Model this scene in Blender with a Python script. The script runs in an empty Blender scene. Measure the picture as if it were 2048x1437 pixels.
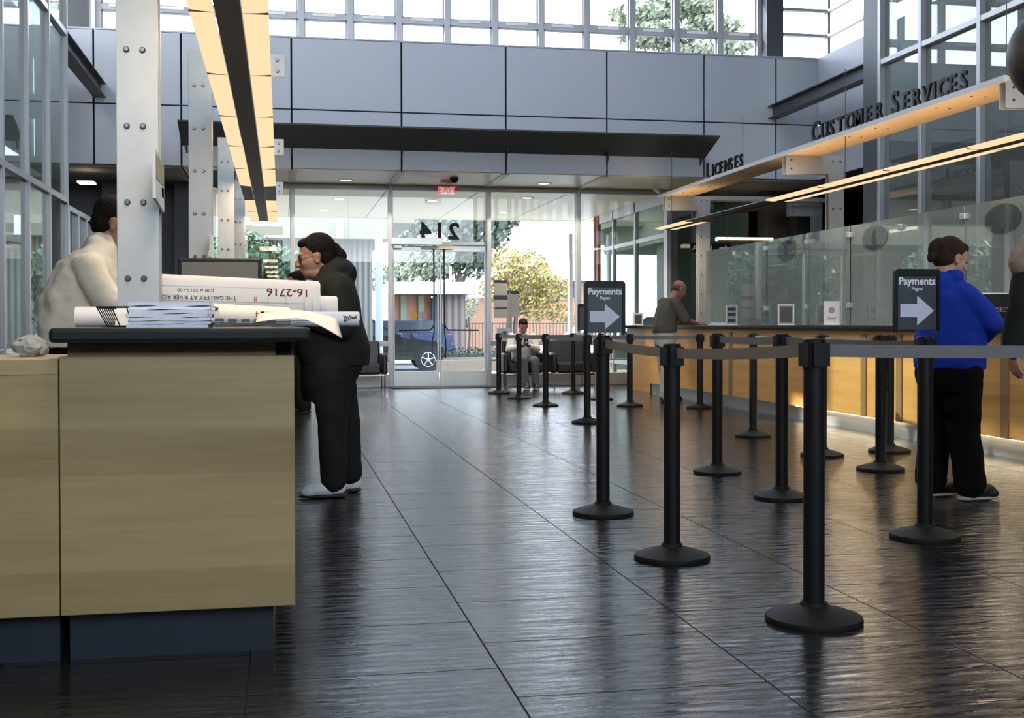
import bpy, bmesh, math, random
from mathutils import Vector, Matrix, Euler
random.seed(7)
S = bpy.context.scene
COL = S.collection
PI = math.pi

# ------------------------------------------------------------------ camera
CAM_H = 1.07; FPX = 2400.0; PCX = 1024.0; PCY = 685.0
YAW = math.atan(461/2400); PITCH = -math.atan(34/2400); ROLL = 0.0022
fw = Vector((math.sin(YAW)*math.cos(PITCH), math.cos(YAW)*math.cos(PITCH), math.sin(PITCH)))
rt = Vector((math.cos(YAW), -math.sin(YAW), 0)); up = rt.cross(fw)
rt2 = rt*math.cos(ROLL)-up*math.sin(ROLL); up2 = rt*math.sin(ROLL)+up*math.cos(ROLL)
cam = bpy.data.cameras.new('camera'); camo = bpy.data.objects.new('camera', cam); COL.objects.link(camo)
camo.matrix_world = Matrix((( rt2.x, up2.x, -fw.x, 0), (rt2.y, up2.y, -fw.y, 0), (rt2.z, up2.z, -fw.z, CAM_H), (0, 0, 0, 1)))
cam.sensor_fit = 'HORIZONTAL'; cam.sensor_width = 36; cam.lens = 36*FPX/2048
cam.shift_y = (PCY-718.5)/2048; cam.clip_start = .05; cam.clip_end = 400
S.camera = camo
def _ray(x, y): return fw+rt2*((x-PCX)/FPX)+up2*(-(y-PCY)/FPX)
def atY(x, y, Y): d = _ray(x, y); return Vector((0, 0, CAM_H))+d*(Y/d.y)
def atX(x, y, X): d = _ray(x, y); return Vector((0, 0, CAM_H))+d*(X/d.x)
# ------------------------------------------------------------------ world, sun, exposure
W = bpy.data.worlds.new('sky'); S.world = W; W.use_nodes = True
nt = W.node_tree; nt.nodes.clear()
wo = nt.nodes.new('ShaderNodeOutputWorld'); bg = nt.nodes.new('ShaderNodeBackground')
tc = nt.nodes.new('ShaderNodeTexCoord'); sx = nt.nodes.new('ShaderNodeSeparateXYZ'); rp = nt.nodes.new('ShaderNodeValToRGB')
rp.color_ramp.elements[0].position = .0; rp.color_ramp.elements[0].color = (.90, .95, 1, 1)
rp.color_ramp.elements[1].position = .6; rp.color_ramp.elements[1].color = (.60, .78, 1, 1)
e = rp.color_ramp.elements.new(.2); e.color = (.79, .89, 1, 1)
nt.links.new(tc.outputs['Generated'], sx.inputs[0]); nt.links.new(sx.outputs['Z'], rp.inputs[0])
nt.links.new(rp.outputs[0], bg.inputs[0]); nt.links.new(bg.outputs[0], wo.inputs[0]); bg.inputs[1].default_value = 8.0
sl = bpy.data.lights.new('sun', 'SUN'); sl.energy = 19; sl.angle = .02; sl.color = (1, .93, .82)
so = bpy.data.objects.new('sun', sl); COL.objects.link(so); so.rotation_euler = Vector((-1, .47, .64)).to_track_quat('Z', 'Y').to_euler()
so.location = (-20, 10, 20)
S.view_settings.view_transform = 'Standard'; S.view_settings.look = 'None'
S.view_settings.gamma = 1; S.view_settings.use_curve_mapping = False
S.view_settings.exposure = .2
S.cycles.use_denoising = True; S.cycles.max_bounces = 10; S.cycles.diffuse_bounces = 5; S.cycles.glossy_bounces = 5
S.cycles.transparent_max_bounces = 24; S.cycles.sample_clamp_indirect = 6; S.cycles.caustics_reflective = False

# ------------------------------------------------------------------ materials
MATS = {}
def pm(name, col, rough=.6, metal=0, bump=0, bscale=40, var=0, vscale=6, spec=.5, emit=None, estr=0, coat=0):
    if name in MATS: return MATS[name]
    m = bpy.data.materials.new(name); m.use_nodes = True; n = m.node_tree; b = n.nodes['Principled BSDF']
    b.inputs['Base Color'].default_value = (*col, 1); b.inputs['Roughness'].default_value = rough
    b.inputs['Metallic'].default_value = metal; b.inputs['Specular IOR Level'].default_value = spec
    if coat: b.inputs['Coat Weight'].default_value = coat
    if emit: b.inputs['Emission Color'].default_value = (*emit, 1); b.inputs['Emission Strength'].default_value = estr
    if bump or var:
        t = n.nodes.new('ShaderNodeTexCoord')
    if var:
        nz = n.nodes.new('ShaderNodeTexNoise'); nz.inputs['Scale'].default_value = vscale; nz.inputs['Detail'].default_value = 4
        mx = n.nodes.new('ShaderNodeMix'); mx.data_type = 'RGBA'
        mx.inputs[6].default_value = (*[c*(1-var) for c in col], 1); mx.inputs[7].default_value = (*[min(1, c*(1+var)) for c in col], 1)
        n.links.new(t.outputs['Object'], nz.inputs['Vector']); n.links.new(nz.outputs['Fac'], mx.inputs[0]); n.links.new(mx.outputs[2], b.inputs['Base Color'])
    if bump:
        n2 = n.nodes.new('ShaderNodeTexNoise'); n2.inputs['Scale'].default_value = bscale; n2.inputs['Detail'].default_value = 5
        bp = n.nodes.new('ShaderNodeBump'); bp.inputs['Strength'].default_value = bump; bp.inputs['Distance'].default_value = .02
        n.links.new(t.outputs['Object'], n2.inputs['Vector']); n.links.new(n2.outputs['Fac'], bp.inputs['Height']); n.links.new(bp.outputs[0], b.inputs['Normal'])
    MATS[name] = m; return m
def glassm(name, tint=(.93, .97, .95), f0=.045, diff=0, dcol=(.7, .8, .75), rough=0.0, top=.8):
    m = bpy.data.materials.new(name); m.use_nodes = True; n = m.node_tree; n.nodes.clear()
    o = n.nodes.new('ShaderNodeOutputMaterial'); tr = n.nodes.new('ShaderNodeBsdfTransparent'); gl = n.nodes.new('ShaderNodeBsdfGlossy')
    tr.inputs[0].default_value = (*tint, 1); gl.inputs['Roughness'].default_value = rough; gl.inputs['Color'].default_value = (.95, 1, .98, 1)
    fr = n.nodes.new('ShaderNodeLayerWeight'); fr.inputs['Blend'].default_value = .5
    pw = n.nodes.new('ShaderNodeMath'); pw.operation = 'POWER'; pw.inputs[1].default_value = 4.5
    ml = n.nodes.new('ShaderNodeMath'); ml.operation = 'MULTIPLY_ADD'; ml.inputs[1].default_value = top-f0*2; ml.inputs[2].default_value = f0*2
    n.links.new(fr.outputs['Facing'], pw.inputs[0]); n.links.new(pw.outputs[0], ml.inputs[0])
    mx = n.nodes.new('ShaderNodeMixShader'); n.links.new(ml.outputs[0], mx.inputs[0])
    last = tr.outputs[0]
    if diff:
        d = n.nodes.new('ShaderNodeBsdfDiffuse'); d.inputs[0].default_value = (*dcol, 1)
        m2 = n.nodes.new('ShaderNodeMixShader'); m2.inputs[0].default_value = diff
        n.links.new(tr.outputs[0], m2.inputs[1]); n.links.new(d.outputs[0], m2.inputs[2]); last = m2.outputs[0]
    n.links.new(last, mx.inputs[1]); n.links.new(gl.outputs[0], mx.inputs[2]); n.links.new(mx.outputs[0], o.inputs[0])
    MATS[name] = m; return m
def emitm(name, col, s):
    m = bpy.data.materials.new(name); m.use_nodes = True; n = m.node_tree; n.nodes.clear()
    o = n.nodes.new('ShaderNodeOutputMaterial'); e = n.nodes.new('ShaderNodeEmission'); e.inputs[0].default_value = (*col, 1); e.inputs[1].default_value = s
    n.links.new(e.outputs[0], o.inputs[0]); MATS[name] = m; return m
def woodm(name, c1, c2, vertical=False, rough=.42, bands=.15):
    """veneer: fine horizontal grain in broad bands plus soft figure"""
    m = bpy.data.materials.new(name); m.use_nodes = True; n = m.node_tree; b = n.nodes['Principled BSDF']; b.inputs['Roughness'].default_value = rough
    t = n.nodes.new('ShaderNodeTexCoord'); mp = n.nodes.new('ShaderNodeMapping'); mp.inputs['Scale'].default_value = (.5, .5, 7)
    n.links.new(t.outputs['Object'], mp.inputs[0])
    n1 = n.nodes.new('ShaderNodeTexNoise'); n1.inputs['Scale'].default_value = 1.6; n1.inputs['Detail'].default_value = 3
    n.links.new(mp.outputs[0], n1.inputs['Vector'])
    mp2 = n.nodes.new('ShaderNodeMapping'); mp2.inputs['Scale'].default_value = (1.5, 1.5, 60); n.links.new(t.outputs['Object'], mp2.inputs[0])
    n2 = n.nodes.new('ShaderNodeTexNoise'); n2.inputs['Scale'].default_value = 3; n2.inputs['Detail'].default_value = 5; n.links.new(mp2.outputs[0], n2.inputs['Vector'])
    sz = n.nodes.new('ShaderNodeSeparateXYZ'); n.links.new(t.outputs['Object'], sz.inputs[0])
    md = n.nodes.new('ShaderNodeMath'); md.operation = 'FLOOR'; ms = n.nodes.new('ShaderNodeMath'); ms.operation = 'DIVIDE'; ms.inputs[1].default_value = bands
    n.links.new(sz.outputs['Z'], ms.inputs[0]); n.links.new(ms.outputs[0], md.inputs[0])
    wn = n.nodes.new('ShaderNodeTexWhiteNoise'); wn.noise_dimensions = '1D'; n.links.new(md.outputs[0], wn.inputs['W'])
    a1 = n.nodes.new('ShaderNodeMath'); a1.operation = 'MULTIPLY_ADD'; a1.inputs[1].default_value = .35; n.links.new(n2.outputs['Fac'], a1.inputs[0]); n.links.new(n1.outputs['Fac'], a1.inputs[2])
    a2 = n.nodes.new('ShaderNodeMath'); a2.operation = 'MULTIPLY_ADD'; a2.inputs[1].default_value = .28; n.links.new(wn.outputs['Value'], a2.inputs[0]); n.links.new(a1.outputs[0], a2.inputs[2])
    r = n.nodes.new('ShaderNodeValToRGB'); r.color_ramp.elements[0].position = .42; r.color_ramp.elements[1].position = 1.05
    r.color_ramp.elements[0].color = (*c1, 1); r.color_ramp.elements[1].color = (*c2, 1); n.links.new(a2.outputs[0], r.inputs[0]); n.links.new(r.outputs[0], b.inputs['Base Color'])
    MATS[name] = m; return m
def slatem():
    m = bpy.data.materials.new('slate'); m.use_nodes = True; n = m.node_tree; b = n.nodes['Principled BSDF']
    t = n.nodes.new('ShaderNodeTexCoord')
    sp = n.nodes.new('ShaderNodeSeparateXYZ'); n.links.new(t.outputs['Object'], sp.inputs[0]); mp = n.nodes.new('ShaderNodeCombineXYZ')
    for k, (src, off) in enumerate((('Y', .23), ('X', .105))):
        a = n.nodes.new('ShaderNodeMath'); a.operation = 'ADD'; a.inputs[1].default_value = off; n.links.new(sp.outputs[src], a.inputs[0]); n.links.new(a.outputs[0], mp.inputs[k])
    br = n.nodes.new('ShaderNodeTexBrick'); br.offset = .5; br.inputs['Scale'].default_value = 1; br.inputs['Brick Width'].default_value = .6
    br.inputs['Row Height'].default_value = .765; br.inputs['Mortar Size'].default_value = .0032; br.inputs['Mortar Smooth'].default_value = .2; br.inputs['Bias'].default_value = 0
    br.inputs['Color1'].default_value = (.012, .012, .0115, 1); br.inputs['Color2'].default_value = (.020, .0195, .018, 1); br.inputs['Mortar'].default_value = (.02, .019, .017, 1)
    n.links.new(mp.outputs[0], br.inputs['Vector'])
    # cleft surface: ridges running across the hall
    mp2 = n.nodes.new('ShaderNodeMapping'); mp2.inputs['Scale'].default_value = (1.7, 11, 1); mp2.inputs['Rotation'].default_value = (0, 0, .12); n.links.new(t.outputs['Object'], mp2.inputs[0])
    nz = n.nodes.new('ShaderNodeTexNoise'); nz.inputs['Scale'].default_value = 2.2; nz.inputs['Detail'].default_value = 6; nz.inputs['Roughness'].default_value = .55; nz.inputs['Distortion'].default_value = .6
    n.links.new(mp2.outputs[0], nz.inputs['Vector'])
    n3 = n.nodes.new('ShaderNodeTexNoise'); n3.inputs['Scale'].default_value = 1.3; n3.inputs['Detail'].default_value = 2; n.links.new(t.outputs['Object'], n3.inputs['Vector'])
    # stepped ledges
    mp4 = n.nodes.new('ShaderNodeMapping'); mp4.inputs['Scale'].default_value = (1.2, 3.4, 1); n.links.new(t.outputs['Object'], mp4.inputs[0])
    n4 = n.nodes.new('ShaderNodeTexNoise'); n4.inputs['Scale'].default_value = 1.1; n4.inputs['Detail'].default_value = 3; n.links.new(mp4.outputs[0], n4.inputs['Vector'])
    st = n.nodes.new('ShaderNodeMath'); st.operation = 'SNAP'; st.inputs[1].default_value = .07; n.links.new(n4.outputs['Fac'], st.inputs[0])
    ad = n.nodes.new('ShaderNodeMath'); ad.operation = 'MULTIPLY_ADD'; ad.inputs[1].default_value = 2.2; n.links.new(st.outputs[0], ad.inputs[0]); n.links.new(nz.outputs['Fac'], ad.inputs[2])
    inv = n.nodes.new('ShaderNodeMath'); inv.operation = 'SUBTRACT'; inv.inputs[0].default_value = 1; n.links.new(br.outputs['Fac'], inv.inputs[1])
    bj = n.nodes.new('ShaderNodeBump'); bj.inputs['Strength'].default_value = 1; bj.inputs['Distance'].default_value = .012; n.links.new(inv.outputs[0], bj.inputs['Height'])
    bp = n.nodes.new('ShaderNodeBump'); bp.inputs['Strength'].default_value = .75; bp.inputs['Distance'].default_value = .011
    n.links.new(ad.outputs[0], bp.inputs['Height']); n.links.new(bj.outputs[0], bp.inputs['Normal']); n.links.new(bp.outputs[0], b.inputs['Normal'])
    mx = n.nodes.new('ShaderNodeMix'); mx.data_type = 'RGBA'; mx.blend_type = 'MULTIPLY'; mx.inputs[0].default_value = .6
    cr = n.nodes.new('ShaderNodeValToRGB'); cr.color_ramp.elements[0].position = .35; cr.color_ramp.elements[0].color = (.5, .5, .5, 1); cr.color_ramp.elements[1].position = .7
    n.links.new(n3.outputs['Fac'], cr.inputs[0]); n.links.new(br.outputs['Color'], mx.inputs[6]); n.links.new(cr.outputs[0], mx.inputs[7]); n.links.new(mx.outputs[2], b.inputs['Base Color'])
    rr = n.nodes.new('ShaderNodeMapRange'); rr.inputs[3].default_value = .05; rr.inputs[4].default_value = .22; n.links.new(nz.outputs['Fac'], rr.inputs[0])
    jm = n.nodes.new('ShaderNodeMath'); jm.operation = 'MAXIMUM'; n.links.new(rr.outputs[0], jm.inputs[0]); n.links.new(br.outputs['Fac'], jm.inputs[1]); n.links.new(jm.outputs[0], b.inputs['Roughness'])
    js = n.nodes.new('ShaderNodeMapRange'); js.inputs[3].default_value = .42; js.inputs[4].default_value = .08; n.links.new(br.outputs['Fac'], js.inputs[0]); n.links.new(js.outputs[0], b.inputs['Specular IOR Level'])
    
    MATS['slate'] = m; return m
def corrm(name, c1, c2, pitch, axis='X'):
    m = bpy.data.materials.new(name); m.use_nodes = True; n = m.node_tree; b = n.nodes['Principled BSDF']; b.inputs['Roughness'].default_value = .6
    t = n.nodes.new('ShaderNodeTexCoord'); w = n.nodes.new('ShaderNodeTexWave'); w.bands_direction = axis; w.inputs['Scale'].default_value = .314/pitch*1.0
    n.links.new(t.outputs['Object'], w.inputs[0]); mx = n.nodes.new('ShaderNodeMix'); mx.data_type = 'RGBA'
    mx.inputs[6].default_value = (*c1, 1); mx.inputs[7].default_value = (*c2, 1); n.links.new(w.outputs['Fac'], mx.inputs[0]); n.links.new(mx.outputs[2], b.inputs['Base Color'])
    MATS[name] = m; return m

def frostm(nm='added_skylight_frost', c=(.34, .35, .37, 1)):
    m = bpy.data.materials.new(nm); m.use_nodes = True; n = m.node_tree; n.nodes.clear(); o = n.nodes.new('ShaderNodeOutputMaterial')
    t = n.nodes.new('ShaderNodeBsdfTranslucent'); t.inputs[0].default_value = c; n.links.new(t.outputs[0], o.inputs[0]); return m
M = dict(
 frost=frostm(), frost2=frostm('added_diffuser_pane', (.85, .85, .84, 1)),
 slate=slatem(),
 panel=pm('grey_panel', (.50, .525, .58), .42, .0, spec=.5),
 joint=pm('dark_joint', (.01, .01, .014), .8),
 mull=pm('window_metal', (.42, .42, .44), .4, .45),
 mulld=pm('dark_window_metal', (.11, .11, .12), .4, .5),
 steel=pm('painted_steel', (.06, .065, .075), .45, .2),
 galv=pm('galvanised_plate', (.47, .49, .50), .42, .25, var=.12, vscale=9),
 bolt=pm('bolt_steel', (.14, .13, .12), .3, .9),
 soffit=pm('cream_soffit', (.84, .76, .56), .35, var=.03),
 soffd=pm('cream_soffit_rib', (.45, .42, .36), .4),
 beam=pm('tan_beam', (.88, .60, .34), .5, var=.08, vscale=3),
 beamw=pm('white_beam_edge', (.75, .74, .72), .4),
 black=pm('black_plastic', (.007, .007, .008), .45, spec=.25),
 blackr=pm('black_rubber', (.010, .0095, .008), .6, bump=.1, bscale=90, spec=.15),
 belt=pm('grey_belt', (.15, .145, .145), .75, bump=.15, bscale=300),
 slab=pm('dark_green_worktop', (.010, .014, .013), .42, spec=.25),
 canopy=pm('canopy_metal', (.04, .04, .04), .5),
 toe=pm('blue_toe_tile', (.007, .012, .021), .5, var=.35, vscale=7),
 metal=pm('brushed_metal', (.55, .56, .56), .35, .8),
 paper=pm('paper', (.80, .77, .75), .7, bump=.1, bscale=12),
 paperb=pm('paper_blueish', (.72, .75, .84), .7, var=.12, vscale=14, bump=.25, bscale=25),
 paperc=pm('paper_cream', (.82, .74, .62), .7, var=.05, vscale=14),
 ink=pm('black_ink', (.03, .03, .035), .7), inkr=pm('red_ink', (.35, .03, .04), .7), inkg=pm('grey_ink', (.30, .31, .36), .7),
 white=pm('white_print', (.80, .80, .84), .6), signp=pm('sign_panel', (.045, .05, .06), .4), arrow=pm('arrow_print', (.62, .62, .74), .6),
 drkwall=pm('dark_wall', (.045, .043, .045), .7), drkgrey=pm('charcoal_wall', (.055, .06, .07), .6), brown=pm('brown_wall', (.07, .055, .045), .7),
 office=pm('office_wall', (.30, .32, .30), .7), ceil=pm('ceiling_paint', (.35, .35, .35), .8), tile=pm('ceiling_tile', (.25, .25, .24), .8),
 skin=pm('skin', (.36, .19, .13), .5, var=.06, vscale=25), skin2=pm('skin_fair', (.50, .27, .20), .5, var=.06, vscale=25), skin3=pm('skin_ruddy', (.34, .16, .11), .5, var=.1, vscale=25),
 hair=pm('dark_hair', (.010, .007, .006), .75, spec=.12, bump=.6, bscale=70), hairb=pm('brown_hair', (.035, .02, .013), .75, spec=.12, bump=.6, bscale=70), hairr=pm('thin_brown_hair', (.12, .06, .035), .6, bump=.5, bscale=70),
 eye=pm('eye', (.05, .03, .02), .2), lips=pm('lips', (.30, .09, .08), .5),
 glove=pm('glasses_frame', (.02, .012, .01), .3), lens=glassm('lens', (.95, .95, .95), .05),
 jacket=pm('black_fleece', (.016, .018, .016), .85, bump=.35, bscale=7, spec=.2), trous=pm('black_denim', (.014, .015, .016), .85, bump=.3, bscale=9, spec=.2),
 blue=pm('blue_sweatshirt', (.012, .04, .36), .85, bump=.35, bscale=8, spec=.2), blackt=pm('black_trousers', (.005, .005, .006), .9, bump=.2, bscale=8, spec=.1),
 cream=pm('cream_shirt', (.82, .75, .62), .75, bump=.5, bscale=7, spec=.2), olive=pm('olive_shirt', (.10, .085, .065), .8, bump=.4, bscale=8, spec=.2),
 khaki=pm('khaki_trousers', (.50, .44, .36), .8, bump=.4, bscale=7, spec=.2), greyt=pm('grey_trousers', (.11, .11, .11), .85, bump=.3, bscale=8), tee=pm('white_shirt', (.66, .64, .62), .8, bump=.4, bscale=9),
 shoe=pm('white_trainer', (.78, .78, .82), .5), sole=pm('dark_sole', (.02, .02, .02), .6), shoed=pm('dark_shoe', (.012, .011, .010), .5), wsole=pm('pale_sole', (.45, .43, .42), .6),
 plaid=pm('patterned_sleeve', (.30, .22, .17), .8, var=.6, vscale=22),
 leather=pm('black_leather', (.012, .012, .013), .35),
 glass=glassm('window_glass', (.95, .95, .965), .011), gglass=glassm('office_glass', (.55, .60, .58), .05, .18, (.42, .46, .44)),
 sglass=glassm('screen_glass', (.70, .74, .71), .05, .34, (.56, .59, .53), top=.34), wglass=glassm('wing_glass', (.45, .60, .52), .05, .25, (.25, .36, .30)),
 lampon=emitm('warm_diffuser', (1, .69, .40), 1.0), lampend=emitm('warm_lamp', (1, .80, .55), 2.2), lampoff=pm('unlit_diffuser', (.40, .37, .32), .5),
 lampd=pm('lamp_body', (.19, .16, .13), .5), toeglow=emitm('added_toe_glow', (1, .80, .52), 14), exitr=emitm('exit_letters', (1, .10, .08), .9),
 ring=pm('lamp_ring', (.7, .68, .62), .4), down=emitm('downlight', (1, .93, .78), 6),
 woodl=woodm('pale_maple', (.245, .165, .062), (.41, .30, .14)), woodr=woodm('honey_maple', (.62, .30, .070), (.84, .44, .125), bands=.3), woodd=pm('dark_maple_strip', (.33, .19, .07), .45),
 asphalt=pm('asphalt', (.15, .15, .155), .9, var=.1), walk=pm('walkway', (.24, .215, .175), .8, var=.05), kerb=pm('kerb_concrete', (.27, .20, .14), .8), grass=pm('lawn', (.25, .33, .10), .9, var=.3, vscale=10),
 stucco=pm('cream_stucco', (.215, .19, .13), .8), whitew=pm('white_render', (.80, .80, .86), .7), peach=pm('orange_stucco', (.34, .18, .105), .8, var=.05), rooft=pm('roof_tile', (.17, .13, .10), .8),
 corr=corrm('ribbed_cladding', (.075, .072, .060), (.20, .19, .16), .16), corr2=corrm('ribbed_cladding_brown', (.09, .07, .06), (.24, .19, .165), .25),
 leafd=pm('dark_leaves', (.05, .075, .045), .6, var=.5, vscale=3), leafy=pm('yellow_leaves', (.32, .25, .07), .6, var=.4, vscale=2), leafg=pm('grey_green_leaves', (.24, .27, .19), .6, var=.4, vscale=2),
 bark=pm('bark', (.12, .09, .07), .9), carg=pm('dark_green_car_paint', (.006, .012, .014), .25, 0, coat=.8), carb=pm('blue_car_paint', (.04, .055, .12), .3, 0, coat=.3), carw=pm('white_car_paint', (.75, .77, .82), .25, coat=1),
 carglass=pm('car_glass', (.05, .07, .08), .08, spec=1), tyre=pm('tyre', (.02, .02, .02), .8), rim=pm('wheel_rim', (.12, .12, .125), .4, .3), chrome=pm('chrome', (.6, .6, .6), .2, 1),
 gold=pm('gold_sticker', (.42, .26, .05), .5), mauve=pm('mauve_sticker', (.36, .28, .32), .5), brick=pm('brick_red', (.38, .13, .10), .8), notice=pm('notice_paper', (.34, .33, .33), .7),
 yellowp=pm('poster_print', (.30, .26, .10), .6, var=.6, vscale=30), seal=glassm('etched_seal', (.55, .62, .58), .03, .55, (.14, .17, .16)),
 screen=pm('monitor_back', (.13, .13, .12), .5), green=pm('foliage_plant', (.06, .11, .045), .6),
)
# ------------------------------------------------------------------ mesh builder
class MB:
    def __init__(s): s.v = []; s.f = []; s.m = []
    def add(s, vs, fs, mi=0):
        o = len(s.v); s.v += [Vector(v) for v in vs]; s.f += [tuple(i+o for i in f) for f in fs]; s.m += [mi]*len(fs); return s
    def box(s, x0, x1, y0, y1, z0, z1, mi=0, rz=0, c=None):
        vs = [Vector((x, y, z)) for x in (x0, x1) for y in (y0, y1) for z in (z0, z1)]
        if rz:
            c = Vector(c) if c else Vector(((x0+x1)/2, (y0+y1)/2, 0)); R = Matrix.Rotation(rz, 3, 'Z'); c.z = 0
            vs = [R@(v-c)+c for v in vs]
        return s.add(vs, [(0, 1, 3, 2), (4, 6, 7, 5), (0, 4, 5, 1), (2, 3, 7, 6), (0, 2, 6, 4), (1, 5, 7, 3)], mi)
    def hexa(s, vs, mi=0):   # 4 bottom ccw + 4 top
        return s.add(vs, [(3, 2, 1, 0), (4, 5, 6, 7), (0, 1, 5, 4), (1, 2, 6, 5), (2, 3, 7, 6), (3, 0, 4, 7)], mi)
    def tube(s, pts, r, n=10, mi=0, cap=True, sq=None):
        pts = [Vector(p) for p in pts]; rs = r if isinstance(r, (list, tuple)) else [r]*len(pts); vs = []; k = len(pts)
        for i, p in enumerate(pts):
            d = (pts[min(i+1, k-1)]-pts[max(i-1, 0)]).normalized()
            a = Vector((0, 0, 1)) if abs(d.z) < .9 else Vector((1, 0, 0)); u = d.cross(a).normalized(); w = d.cross(u).normalized()
            for j in range(n):
                t = 2*PI*j/n; vs.append(p+(u*math.cos(t)+w*math.sin(t))*rs[i])
        fs = [(i*n+j, i*n+(j+1) % n, (i+1)*n+(j+1) % n, (i+1)*n+j) for i in range(k-1) for j in range(n)]
        if cap: fs += [tuple(range(n))[::-1], tuple((k-1)*n+j for j in range(n))]
        return s.add(vs, fs, mi)
    def lathe(s, prof, c=(0, 0, 0), n=32, mi=0, axis='Z'):
        c = Vector(c); vs = []
        for r, z in prof:
            for j in range(n):
                t = 2*PI*j/n; a, b = r*math.cos(t), r*math.sin(t)
                vs.append(c+(Vector((a, b, z)) if axis == 'Z' else Vector((a, z, b)) if axis == 'Y' else Vector((z, a, b))))
        k = len(prof); fs = [(i*n+j, i*n+(j+1) % n, (i+1)*n+(j+1) % n, (i+1)*n+j) for i in range(k-1) for j in range(n)]
        fs += [tuple(range(n))[::-1], tuple((k-1)*n+j for j in range(n))]
        return s.add(vs, fs, mi)
    def prism(s, poly, d, mi=0):      # poly: 3-D points, d: extrusion vector
        poly = [Vector(p) for p in poly]; d = Vector(d); k = len(poly)
        return s.add(poly+[p+d for p in poly], [tuple(range(k))[::-1], tuple(range(k, 2*k))]+[(i, (i+1) % k, (i+1) % k+k, i+k) for i in range(k)], mi)
    def build(s, name, mat, parent=None, bevel=0, smooth=False, kind=None, label=None, offset=None):
        off = Vector((0, 0, 0)); p = parent
        while p: off += Vector(p.location); p = p.parent
        if offset is not None: off = Vector(offset)
        me = bpy.data.meshes.new(name); me.from_pydata([v-off for v in s.v], [], s.f)
        for mm in (mat if isinstance(mat, (list, tuple)) else [mat]): me.materials.append(M[mm] if isinstance(mm, str) else mm)
        me.polygons.foreach_set('material_index', s.m)
        bm = bmesh.new(); bm.from_mesh(me); bmesh.ops.recalc_face_normals(bm, faces=bm.faces); bm.to_mesh(me); bm.free()
        o = bpy.data.objects.new(name, me); COL.objects.link(o)
        if parent: o.parent = parent
        elif offset is not None: o.location = off
        if smooth:
            for p in me.polygons: p.use_smooth = True
            if smooth != 'all':
                md = o.modifiers.new('edges', 'EDGE_SPLIT'); md.split_angle = math.radians(38)
        if bevel: md = o.modifiers.new('bevel', 'BEVEL'); md.width = bevel; md.segments = 2; md.limit_method = 'ANGLE'
        if kind: o['kind'] = kind
        if label: o['label'] = label
        return o
def thing(name, label, cat, loc=(0, 0, 0), rz=0, group=None):
    o = bpy.data.objects.new(name, None); COL.objects.link(o); o.location = loc; o.rotation_euler = (0, 0, rz); o.empty_display_size = .1
    o['label'] = label; o['category'] = cat
    if group: o['group'] = group
    return o
def tag(o, label, cat, group=None, kind=None):
    o['label'] = label; o['category'] = cat
    if group: o['group'] = group
    if kind: o['kind'] = kind
    return o
def struct(name, mb, mat, **k): return mb.build(name, mat, kind='structure', **k)
def B(*a): return MB().box(*a)
def copytree(o, loc, label, parent=None):
    c = o.copy(); COL.objects.link(c); c.location = loc
    if label: c['label'] = label
    for ch in list(o.children):
        d = ch.copy(); COL.objects.link(d); d.parent = c
        for g in list(ch.children):
            e = g.copy(); COL.objects.link(e); e.parent = d
    return c
def text(name, body, size, mat, parent, matrix, ext=.001, align='CENTER', spacing=1.0, label=None, bold=0):
    cu = bpy.data.curves.new(name, 'FONT'); cu.body = body; cu.size = size; cu.extrude = ext; cu.align_x = align; cu.space_character = spacing; cu.resolution_u = 3
    cu.offset = bold
    o = bpy.data.objects.new(name, cu); COL.objects.link(o); o.matrix_world = matrix
    bpy.context.view_layer.update()
    me = bpy.data.meshes.new_from_object(o.evaluated_get(bpy.context.evaluated_depsgraph_get())); bpy.data.objects.remove(o)
    me.transform(matrix); off = Vector((0, 0, 0)); p = parent
    while p: off += Vector(p.location); p = p.parent
    me.transform(Matrix.Translation(-off)); me.materials.clear(); me.materials.append(M[mat])
    r = bpy.data.objects.new(name, me); COL.objects.link(r); r.parent = parent
    if label: r['label'] = label
    return r
def rep(name, proto_mb, mat, parent, pts, label=None):
    base = None
    for p in pts:
        if base is None:
            base = proto_mb.build(name, mat, smooth=True); o = base; COL.objects.unlink(o); COL.objects.link(o)
        else:
            o = base.copy(); COL.objects.link(o)
        o.parent = parent; off = Vector((0, 0, 0)); q = parent
        while q: off += Vector(q.location); q = q.parent
        o.location = Vector(p)-off
    return base
def bolt_mb(): return MB().lathe([(.0125, 0), (.0125, -.006), (.008, -.014)], (0, 0, 0), 10, axis='Y')
def basis(o, x, z):       # text placed with its baseline along x and its face towards z
    x = Vector(x).normalized(); z = Vector(z).normalized(); y = z.cross(x)
    return Matrix(((x.x, y.x, z.x, o[0]), (x.y, y.y, z.y, o[1]), (x.z, y.z, z.z, o[2]), (0, 0, 0, 1)))
# ================================================================== THE SETTING
YD, YF, ZS, ZT = 20.9, 18.9, 3.5, 5.53
XL, XR = -2.62, 8.0
struct('floor', B(-9, 14, -8, YD+.1, -.1, 0), 'slate')
struct('floor_mat', B(1.84, 3.8, 20.2, 20.86, 0, .012), 'black')
bpy.data.objects['floor_mat'].name = 'floor_doormat'
struct('wall_back', MB().box(-9, 14, -8.2, -8, 0, 3.7).box(-9, 14, -8.2, -8, 7.7, 8.0), 'office')
struct('ceiling', MB().box(-4.65, 14, -8.2, 6, 8.0, 8.15).box(-4.65, 14, 17.6, 21.1, 8.0, 8.15).box(-4.65, -1.2, 6, 17.6, 8.0, 8.15).box(6.6, 14, 6, 17.6, 8.0, 8.15), 'ceil')
struct('window_added_skylight', B(-1.2, 6.6, 6, 17.6, 8.08, 8.1), 'frost')  # unseen roof glazing added to bring more light on to the far fascia
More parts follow.
